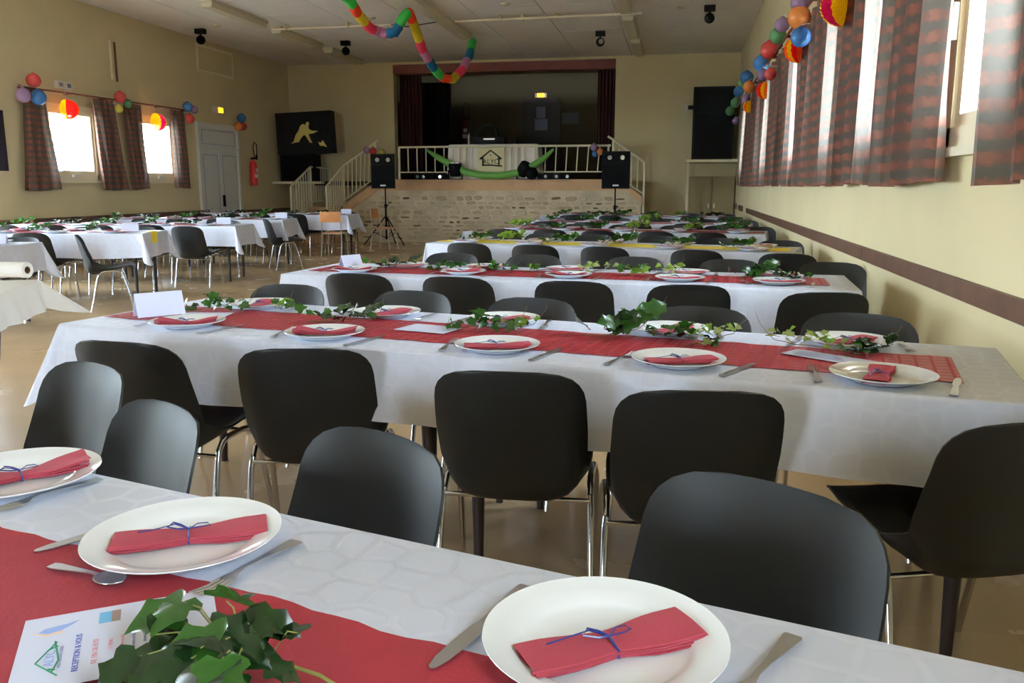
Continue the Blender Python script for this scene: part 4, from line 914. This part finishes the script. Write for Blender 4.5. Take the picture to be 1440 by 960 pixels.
# nearest table settings (as laid)
place_plate(-.068, .893, TN[0], 'right of the leaves', 33, 0)
place_plate(-.702, 1.062, TN[0], 'behind the menu card', 29, 0)
place_plate(-1.150, 1.247, TN[0], 'at left edge', 48, 1)
cut(KNIFE, 'table_knife', -.216, .920, -108.2, TN[0], 'left of the rightmost plate', z=.7600)
cut(KNIFE, 'table_knife', -.842, 1.09, -121, TN[0], 'left of the middle plate', z=.7600)
cut(FORK, 'fork', -1.049, 1.197, -110, TN[0], 'by the plate at left edge', z=.7585)
cut(FORK, 'fork', -.568, 1.003, -104.5, TN[0], 'right of the middle plate', z=.7600)
cut(FORK, 'fork', .103, .875, -117, TN[0], 'right of the rightmost plate', z=.7585)
cut(SPOON, 'spoon', -.763, .938, -13, TN[0], 'on red runner before the middle plate', z=.7615)
# menu card on nearest table
mc = put('menu_card', None, loc=(-.762, .817, .7612), rot=math.atan2(.118, .175), label='printed white menu card on red runner under the ivy', cat='menu card')
# local x = down the card, local y negative = toward viewer ; card 0.30 x 0.148 (DL-like sheet)
MB().box(0, -.170, 0, .215, 0, .0006).obj('card_sheet', M_papers, mc)
TR = (0, 0, PI / 2 + PI)        # reading direction runs from near edge to far edge
TR = (0, 0, PI / 2)
def mtext(s, x, y, size, m): return text('printed_line', s, size, m, mc, (x, y, .0010), TR, .0002, 'CENTER')
house = [(.046, -.146), (.022, -.112), (.040, -.070)]
ht = lambda pts, r, m: MB().tube([(a, b, .0009) for a, b in pts], r, 4).obj('logo_stroke', m, mc)
ht(house, .0011, M_inkgreen); ht([(.040, -.138), (.045, -.112), (.038, -.068)], .0011, M_inkgreen); ht([(.036, -.130), (.043, -.133)], .0011, M_inkgreen); ht([(.033, -.086), (.042, -.080)], .0010, M_inkgreen)
mtext('ALYC', .040, -.106, .014, M_inkpale)
mtext('ASSOCIATION LOISIRS', .048, -.106, .0048, M_inkgrey)
mtext('RECEPTION & VOUS', .066, -.103, .0094, M_inkblue)
mtext('DE FIN DE FETE', .084, -.108, .0082, M_inkpink)
for k, (s_, m) in enumerate([('LE MENU', M_inkpink), ('entree et plat', M_inkpink), ('salade verte et fromage', M_inkgrey), ('dessert', M_inkgrey), ('cafe et vin', M_inkgrey)]): mtext(s_, .099 + .012 * k, -.098, .0062, m)
MB().prism([(.018, -.040), (.028, -.046), (.042, -.042), (.054, -.030), (.060, -.022), (.048, -.028), (.034, -.030), (.024, -.032)], .0006, .001).obj('printed_picture', M_inkpale, mc, label='pale blue fish-shaped drawing')
MB().prism([(.012, -.040), (.026, -.050), (.044, -.048), (.044, -.044), (.028, -.047)], .0006, .0011).obj('printed_picture', M_inkorange, mc)
MB().box(.082, -.042, .0006, .096, -.014, .001).obj('printed_picture', M_inksky, mc); MB().box(.096, -.042, .0006, .106, -.014, .0011).obj('printed_picture', M_inktan, mc)

# second and third tables
P2n = [(-1.83, 2.89), (-1.22, 2.77), (-0.57, 2.65), (0.01, 2.53), (0.56, 2.42)]
P2f = [(-1.80, 3.42), (-1.17, 3.28), (-0.66, 3.20), (-0.02, 3.08), (0.57, 2.96)]
P3n = [(-1.98, 4.98), (-1.28, 4.98), (-0.63, 4.92), (0.01, 4.87), (0.54, 4.80)]
P3f = [(-1.75, 5.33), (-1.21, 5.33), (-0.68, 5.28), (0.05, 5.22), (0.56, 5.18)]
NA = {0: [18, 8, 18, 22, 72], 1: [100, 62, 40, 60, 40], 2: [10, 40, 160, 12, 5], 3: [15, 8, 20, 5, 10]}
NV = {0: [1, 1, 0, 0, 0], 1: [0, 0, 0, 0, 0], 2: [1, 1, 1, 0, 0], 3: [0, 0, 0, 0, 0]}
for q, (pts, ti, side) in enumerate([(P2n, 1, 'near'), (P2f, 1, 'far'), (P3n, 2, 'near'), (P3f, 2, 'far')]):
    dg = T[ti][2]; a = math.radians(dg)
    for k, (x, y) in enumerate(pts):
        wh = '%s from left on %s side' % (ORD[k], side)
        place_plate(x, y, TN[ti], wh, NA[q][k], NV[q][k])
        f = 1 if side == 'near' else -1
        rj = random.uniform(-14, 14)
        cut(FORK, 'fork', x - .175 * f * math.cos(a), y - .175 * f * math.sin(a), dg + 90 * f + rj, TN[ti], wh, z=.7600 if side == 'far' else .7590)
        cut(KNIFE, 'table_knife', x + .175 * f * math.cos(a) + .0, y + .175 * f * math.sin(a) - .02, dg + 90 * f - 12 + rj * .5, TN[ti], wh, z=.7600 if side == 'far' else .7590)
        if k in (1, 3): cut(SPOON, 'spoon', *w2(ti, ((k - 2.5) * .62 + .35), .155)[:2], dg + 4, TN[ti], wh, z=.7615)
# farther right tables: plates with napkins only
for ti in range(3, 7):
    for side, ly in (('near', -.24), ('far', .22)):
        for k in range(5):
            x, y, _ = w2(ti, -1.35 + .66 * k + random.uniform(-.05, .05), ly)
            place_plate(x, y, TN[ti], '%s from left on %s side' % (ORD[k], side), random.uniform(-40, 60), random.choice((0, 1)))

# tent cards
def tent(x, y, deg, label, L=.17, hgt=.085):
    dx = .030; b = MB()
    for s in (-1, 1):
        n_ = Vector((0, s * hgt, dx)).normalized() * .0005
        b.add([(-L / 2, s * dx, 0), (L / 2, s * dx, 0), (L / 2, 0, hgt), (-L / 2, 0, hgt), (-L / 2, s * (dx - .001), 0), (L / 2, s * (dx - .001), 0), (L / 2, 0, hgt - .002), (-L / 2, 0, hgt - .002)],
              [(0, 1, 2, 3), (7, 6, 5, 4), (0, 4, 5, 1), (0, 3, 7, 4), (1, 5, 6, 2)])
    b.obj('place_card', M_papers, loc=(x, y, .7615), rot=math.radians(deg), label=label, cat='place card', group='folded white place cards')
tent(-2.08, 3.09, 52, 'folded white card at left end of the second table', .19, .095)
tent(-2.10, 5.22, 62, 'folded white card at left end of the third table', .16, .08)
tent(-2.03, 8.08, 70, 'folded white card on left end of the yellow runner', .16, .09)
tent(-2.0, 12.75, 40, 'folded white card at left end of the sixth table', .16, .09)
MB().box(-.075, -.105, 0, .075, .105, .0008).obj('menu_card', M_papers, loc=(-.90, 2.98, .7612), rot=math.radians(75), label='white card lying flat on the second table by the ivy', cat='menu card')
mm = put('menu_card', None, loc=(.46, 2.70, .7618), rot=math.radians(-38), label='white card with blue print under ivy at right of second table', cat='menu card')
MB().box(-.13, -.05, 0, .13, .05, .0008).obj('card_sheet', M_papers, mm)
for k in range(4): MB().box(-.1, -.03 + k * .018, .0008, .08 - .02 * k, -.026 + k * .018, .0011).obj('printed_line', M_inkblue, mm)
MB().box(-.1, -.07, 0, .1, .07, .0008).obj('menu_card', M_papers, loc=(-1.90, 3.12, .7614), rot=math.radians(10), label='white card lying behind the leftmost plate of the second table', cat='menu card')

# ------------------------------------------------------------------ ivy
def leaf_mesh(m, k):
    rng = random.Random(300 + k)
    half = [(.0, .0), (.22, -.10), (.46, -.02), (.52, .10), (.36, .28), (.40, .46), (.44, .56), (.26, .68), (.10, .88)]
    V = []; mid = [(0, 0), (0, .22), (0, .46), (0, .7), (0, 1.0)]
    cz = lambda x, y: -.7 * x * x + (.25 + .12 * k) * abs(x) - .30 * y * y + .06 * math.sin(7 * x + 5 * y + k)
    for x, y in mid: V.append((x, y, cz(x, y)))
    for s in (-1, 1):
        for x, y in half[1:]: V.append((s * x * rng.uniform(.92, 1.05), y, cz(x, y)))
    F = []
    for si, s in enumerate((-1, 1)):
        o = 5 + si * 8; A = [o + i for i in range(8)]
        fs = [(0, A[0], A[1]), (0, A[1], A[2], 1), (1, A[2], A[3]), (1, A[3], 2), (2, A[3], A[4], A[5]), (2, A[5], A[6], 3), (3, A[6], A[7]), (3, A[7], 4)]
        F += [f if s > 0 else tuple(reversed(f)) for f in fs]
    me = MB().add([(x * 1.0, y, z) for x, y, z in V], F).mesh('leaf', m, True)
    return me
LEAF = {m.name: [leaf_mesh(m, k) for k in range(3)] for m in (M_leafD, M_leafM, M_leafL, M_leafP)}
def basis(d, up):
    y = d.normalized(); x = y.cross(up).normalized(); z = x.cross(y); return Matrix((x, y, z)).transposed()
# big foreground branch
fg = put('ivy_branch', None, loc=(-.45, .74, .7615), label='large glossy dark ivy branch on menu card at bottom left', cat='ivy', group='ivy laid on the tables')
LV = [((-0.552, 0.767, 0.82), 60, -150), ((-0.472, 0.800, 0.835), 52, 100), ((-0.437, 0.750, 0.825), 52, 40), ((-0.412, 0.768, 0.82), 52, 20), ((-0.46, 0.690, 0.835), 62, 200), ((-0.441, 0.710, 0.84), 62, 90), ((-0.471, 0.658, 0.83), 60, 230), ((-0.410, 0.702, 0.825), 52, 350), ((-0.414, 0.628, 0.84), 62, 280), ((-0.375, 0.722, 0.80), 34, 10), ((-0.528, 0.687, 0.80), 40, 190), ((-0.40, 0.675, 0.80), 34, 320), ((-0.49, 0.74, 0.815), 58, 130), ((-0.50, 0.705, 0.82), 55, 170), ((-0.393, 0.633, 0.84), 50, 300), ((-0.534, 0.713, 0.80), 44, 175), ((-.45, .735, .80), 55, 60), ((-.43, .67, .79), 55, 260)]
rng0 = random.Random(77)
for q in range(16):
    LV.append(((-.46 + rng0.uniform(-.075, .07), .70 + rng0.uniform(-.06, .075), rng0.uniform(.785, .835)), rng0.uniform(36, 58), rng0.uniform(0, 360)))
base = Vector((-.45, .74, .7615)); camv = Vector((0, 0, 1.28))
rng = random.Random(11)
MB().tube([Vector(q) - base for q in [(-.50, .70, .785), (-.45, .745, .79), (-.40, .757, .785), (-.353, .754, .777), (-.32, .742, .770), (-.25, .735, .768)]], [.0016, .0019, .002, .0022, .0024, .0026], 7).obj('stem', M_stem, fg, smooth=True)
MB().tube([Vector(q) - base for q in [(-.44, .72, .775), (-.38, .735, .772), (-.33, .735, .768), (-.27, .725, .766)]], .0015, 6).obj('stem', M_stemb, fg, smooth=True)
for (p, s, an), mi in zip(LV, [1, 1, 0, 0, 1, 0, 0, 0, 0, 0, 0, 0, 0, 0, 1, 0, 0, 0] + [0, 0, 1, 0] * 4):
    p = Vector(p); d = Vector((math.cos(math.radians(an)), math.sin(math.radians(an)), rng.uniform(-.35, .15)))
    up = ((camv - p).normalized() * .5 + Vector((rng.gauss(0, .35), rng.gauss(0, .35), .9))).normalized()
    sz = s / 60 * .064; R = basis(d, up).to_4x4()
    o = put('leaf', LEAF[(M_leafM if mi else M_leafD).name][rng.randrange(3)], fg); o.matrix_basis = Matrix.Translation(p - base - d * sz * .45) @ R @ Matrix.Scale(sz, 4)
    a = p - base - d * sz * .45; q = a * .45 + Vector((.03, .005, .03)) * .5
    MB().tube([a, (a + q) / 2 + Vector((0, 0, .012)), q], .0009, 5).obj('leaf_stalk', M_stem, fg)
# sprig prototypes
def sprig_proto(k, light, n=14, L=.34, s=.045, far=False):
    rng = random.Random(500 + k); r = put('ivy_sprig', None, label='x', cat='ivy', group='ivy laid on the tables')
    pts = [Vector((0, 0, .006))]; a = rng.uniform(-.3, .3)
    for i in range(8):
        a += rng.uniform(-.45, .45); pts.append(pts[-1] + Vector((math.cos(a), math.sin(a) * .5, 0)) * L / 8 + Vector((0, 0, max(-.004, rng.uniform(-.008, .012)))))
    off = Vector((L / 2, 0, 0)); pts = [p - off for p in pts]
    for p in pts: p.z = max(.006, p.z)
    MB().tube(pts, [.0022 - .0001 * i for i in range(9)], 5).obj('stem', M_stemb, r)
    tip = pts[-1]; MB().tube([tip, tip + Vector((.03, .01, .03)), tip + Vector((.06, -.01, .05 + .05 * rng.random())), tip + Vector((.075, 0, .10))], [.0015, .0012, .001, .0006], 5).obj('tendril', M_stemb, r)
    B = MB()
    for i in range(n):
        t = rng.uniform(0, 8); j = min(7, int(t)); p = pts[j].lerp(pts[j + 1], t - j)
        an = rng.uniform(0, 2 * PI); d = Vector((math.cos(an), math.sin(an), rng.uniform(-.1, .7))).normalized()
        hz = rng.uniform(.004, .05); p = p + Vector((math.cos(an) * .02, math.sin(an) * .02, hz)); sz = s * rng.uniform(.6, 1.25)
        up = Vector((rng.gauss(0, .6), rng.gauss(-.5, .6), 1)).normalized(); R = basis(d, up).to_4x4()
        mm_ = rng.choices(light[0], light[1])[0]; me = LEAF[mm_.name][rng.randrange(3)]
        p.z = max(p.z, .012 + sz * .12)
        if far:
            Mt = Matrix.Translation(p) @ R @ Matrix.Scale(sz, 4); B.add([Mt @ v.co for v in me.vertices], [tuple(f.vertices) for f in me.polygons])
        else:
            o = put('leaf', me, r); o.matrix_basis = Matrix.Translation(p) @ R @ Matrix.Scale(sz, 4)
    if far: B.obj('foliage', light[0][0], r, kind='stuff')
    return r
dk = ([M_leafD, M_leafM], [3, 2]); lt = ([M_leafL, M_leafM], [2, 2]); pl = ([M_leafP, M_leafL], [2, 1]); mid_ = ([M_leafM, M_leafD], [3, 1])
PR = {'dark': sprig_proto(1, dk, 26, .30, .05), 'mid': sprig_proto(2, mid_, 24, .28, .052), 'light': sprig_proto(3, lt, 22, .26, .05), 'pale': sprig_proto(4, pl, 20, .30, .038), 'big': sprig_proto(5, mid_, 16, .26, .075),
      'fard': sprig_proto(6, dk, 26, .3, .055, True), 'farl': sprig_proto(7, lt, 26, .3, .055, True), 'farg': sprig_proto(8, mid_, 26, .3, .055, True)}
used = {}
CN = {'dark': 'dark', 'mid': 'mid-green', 'light': 'light green', 'pale': 'pale', 'big': 'large-leaved', 'fard': 'dark', 'farl': 'light green', 'farg': 'mid-green'}
def sprig(kind, x, y, deg, label, sc=1.0):
    lab = '%s ivy sprig, %s' % (CN[kind], label)
    if kind not in used:
        used[kind] = 1; o = PR[kind]; o.location = (x, y, .759); o.rotation_euler = (0, 0, math.radians(deg)); o['label'] = lab; o.scale = (sc,) * 3
    else: o = dup(PR[kind], (x, y, .759), math.radians(deg), lab, None, sc)
    return o
I2 = [('mid', -1.92, 3.25, 10, .9), ('light', -1.60, 3.30, -30, .8), ('dark', -1.26, 3.02, -10, 1.0), ('mid', -.70, 2.98, -12, .9), ('light', -.58, 3.05, 30, .7), ('big', -.20, 2.93, 0, 1.0), ('mid', .02, 2.90, 160, .85), ('pale', .12, 2.86, 40, .8), ('pale', .44, 2.80, 160, .9), ('dark', .60, 2.78, 35, .65)]
for k, (kd, x, y, a, s) in enumerate(I2): sprig(kd, x, y, a, '%s from left on the second table' % ORD[k], s)
I3 = [('dark', -1.80, 5.20, 5, 1.0), ('mid', -1.45, 5.22, 60, .8), ('mid', -1.12, 5.15, 10, .8), ('light', -.85, 5.18, -60, .7), ('pale', -.50, 5.10, 0, .9), ('light', -.22, 5.07, 20, 1.0), ('pale', -.02, 5.05, 70, .9), ('big', .42, 5.00, -5, .9), ('dark', .62, 4.98, 120, .9)]
for k, (kd, x, y, a, s) in enumerate(I3): sprig(kd, x, y, a, '%s from left on the third table' % ORD[k], s)
for ti in range(3, 7):
    for k in range(6):
        x, y, _ = w2(ti, -1.38 + .53 * k + random.uniform(-.1, .1), random.uniform(-.08, .08))
        sprig(random.choice(('farl', 'farl', 'farg') if ti < 5 else ('fard', 'farg', 'farl')), x, y, random.uniform(-40, 40), '%s from left on the %s' % (ORD[k], TN[ti]), random.uniform(.9, 1.25))

# ------------------------------------------------------------------ left column of tables
def from_corner(cx, cy, deg, L, D):  # near-right corner -> centre
    a = math.radians(deg); return (cx - L / 2 * math.cos(a) - D / 2 * math.sin(a), cy - L / 2 * math.sin(a) + D / 2 * math.cos(a), deg)
LT = [from_corner(-5.90, 6.35, 8, 3.1, .8), from_corner(-5.95, 8.62, 14, 3.3, .8), from_corner(-5.85, 10.5, 11, 3.3, .8), from_corner(-6.2, 12.6, 9, 3.0, .8), from_corner(-6.05, 14.95, 6, 3.0, .8)]
LN = ['nearest full left-hand table', 'left-hand table with yellow tape', 'third left-hand table', 'fourth left-hand table', 'farthest left-hand table']
for i, (x, y, d_) in enumerate(LT):
    L = [3.1, 3.3, 3.3, 3.0, 3.0][i]
    table(x, y, d_, L, .80, 'long table with dark legs under white cloth, ' + LN[i])
    drape(x, y, d_, L, .80, .26, 'white tablecloth hanging over the ' + LN[i], 60 + i, flare=.11)
    runner(x, y, d_, -1.4, 1.36, -.17, .17, M_runner, 'red runner laid along the ' + LN[i], 70 + i)
    for side, ly, hh in (('near', -.62, 0), ('far', .62, 180)):
        for k in range(5):
            lx = 1.2 - .62 * k
            if i == 1 and side == 'near' and k == 0: continue
            if i == 2 and side == 'near' and k == 0: continue
            if i == 3 and side == 'near' and k == 0: continue
            if i == 4 and side == 'near' and k == 0: continue
            if i == 0 and side == 'near': continue
            tx, ty, _ = w2(i, lx + random.uniform(-.05, .05), ly + (-.06 if side == 'near' else .06) + random.uniform(-.04, .04), TT=LT)
            chair(tx, ty, d_ + hh + random.uniform(-8, 8), 'black shell chair, %s from aisle, %s side of %s' % (ORD[k], side, LN[i]), 'black shell chairs around the tables')
    for side, ly in (('near', -.23), ('far', .23)):
        for k in range(5):
            px, py, _ = w2(i, 1.25 - .6 * k + random.uniform(-.04, .04), ly, TT=LT)
            place_plate(px, py, LN[i], '%s from aisle on %s side' % (ORD[k], side), random.uniform(-30, 60), random.choice((0, 1)))
    for k in range(5):
        px, py, _ = w2(i, .95 - .58 * k, random.uniform(-.05, .05), TT=LT)
        sprig(random.choice(('fard', 'farg')), px, py, random.uniform(-40, 40), '%s from aisle on the %s' % (ORD[k], LN[i]), 1.1)
    px, py, _ = w2(i, 1.36, .02, TT=LT); tent(px, py, d_ + 10, 'folded white card at aisle end of the ' + LN[i], .19, .095)
G_ = 'black shell chairs around the tables'
chair(-6.15, 7.80, -55, 'black shell chair turned sideways before the left-hand table with yellow tape', G_)
chair(-6.12, 9.75, 4, 'black shell chair seen from behind before the third left-hand table', G_)
chair(-6.35, 12.3, -50, 'black shell chair turned to the aisle before the fourth left-hand table', G_)
# yellow tape on cloth
a = math.radians(LT[1][2]); tx, ty, _ = w2(1, 1.655, -.10, TT=LT)
tp = MB().box(-.055, -.004, -.10, .055, .004, .03).box(-.055, -.0, .026, .055, .06, .033)
tp.obj('yellow_tape', M_yellow, loc=(tx + .02, ty, .735), rot=a + PI / 2 - .25, label='yellow tape square on corner of white cloth at left', cat='tape')

# serving table with paper roll at far left
A = Vector((-3.60, 4.22)); dirv = Vector((.42, -.907)).normalized(); perp = Vector((-.907, -.42)).normalized()
cc = A + dirv * .9 + perp * .4; ang = math.degrees(math.atan2(dirv.y, dirv.x))
t0 = table(cc.x, cc.y, ang, 1.8, .8, 'folding table with bent steel legs at left edge', legs='steel'); t0['group'] = 'serving table'
del t0['group']
dr = drape(cc.x, cc.y, ang, 1.8, .8, .16, 'loose white paper sheet over the folding table at left edge', 90, M_offpaper, flare=.2)
del dr['group']
rl = put('paper_roll', None, loc=(-3.86, 4.28, .757 + .045), rot=math.radians(-2), label='roll of white paper lying on the folding table at left', cat='paper roll')
MB().lathe([(.022, -.45), (.045, -.45), (.045, .45), (.022, .45)], 20, M=Matrix.Translation((-.3, -.0, 0)) @ Matrix.Rotation(PI / 2, 4, 'Y')).obj('paper', M_offpaper, rl, smooth=True)
MB().lathe([(.018, -.45), (.022, -.45), (.022, .45), (.018, .45), (.018, -.45)], 14, M=Matrix.Translation((-.3, -.0, 0)) @ Matrix.Rotation(PI / 2, 4, 'Y')).obj('core', M_tabletop, rl, smooth=True)

# wooden school chairs near far left table
def school(x, y, hdeg, label):
    r = put('school_chair', None, loc=(x, y, 0), rot=math.radians(hdeg), label=label, cat='chair', group='wooden school chairs')
    Mg = mat('grey_tube', (176, 176, 172), .35, metal=.5)
    MB().box(-.18, 0, .44, .18, .36, .455).obj('seat', M_wood, r)
    MB().shell([[(-.19 + .38 * j / 8, -.05 - .02 * math.sin(PI * j / 8) - .01 * i, .64 + .19 * i) for j in range(9)] for i in (0, 1)], .01).obj('backrest', M_wood, r, smooth=True)
    for s in (-1, 1):
        MB().tube([(s * .19, -.06, 0), (s * .18, .0, .43), (s * .175, -.055, .84)], .011).obj('back_frame', Mg, r, smooth=True)
        MB().tube([(s * .19, .38, 0), (s * .175, .34, .43)], .011).obj('leg', Mg, r, smooth=True)
    MB().tube([(-.175, .0, .43), (.175, .0, .43), (.175, .34, .43), (-.175, .34, .43), (-.175, 0, .43)], .009).obj('seat_frame', Mg, r)
school(-6.22, 14.6, 6, 'school chair with orange wood back before the farthest left-hand table')
school(-6.12, 16.7, 262, 'school chair with wood seat beside the left loudspeaker stand')
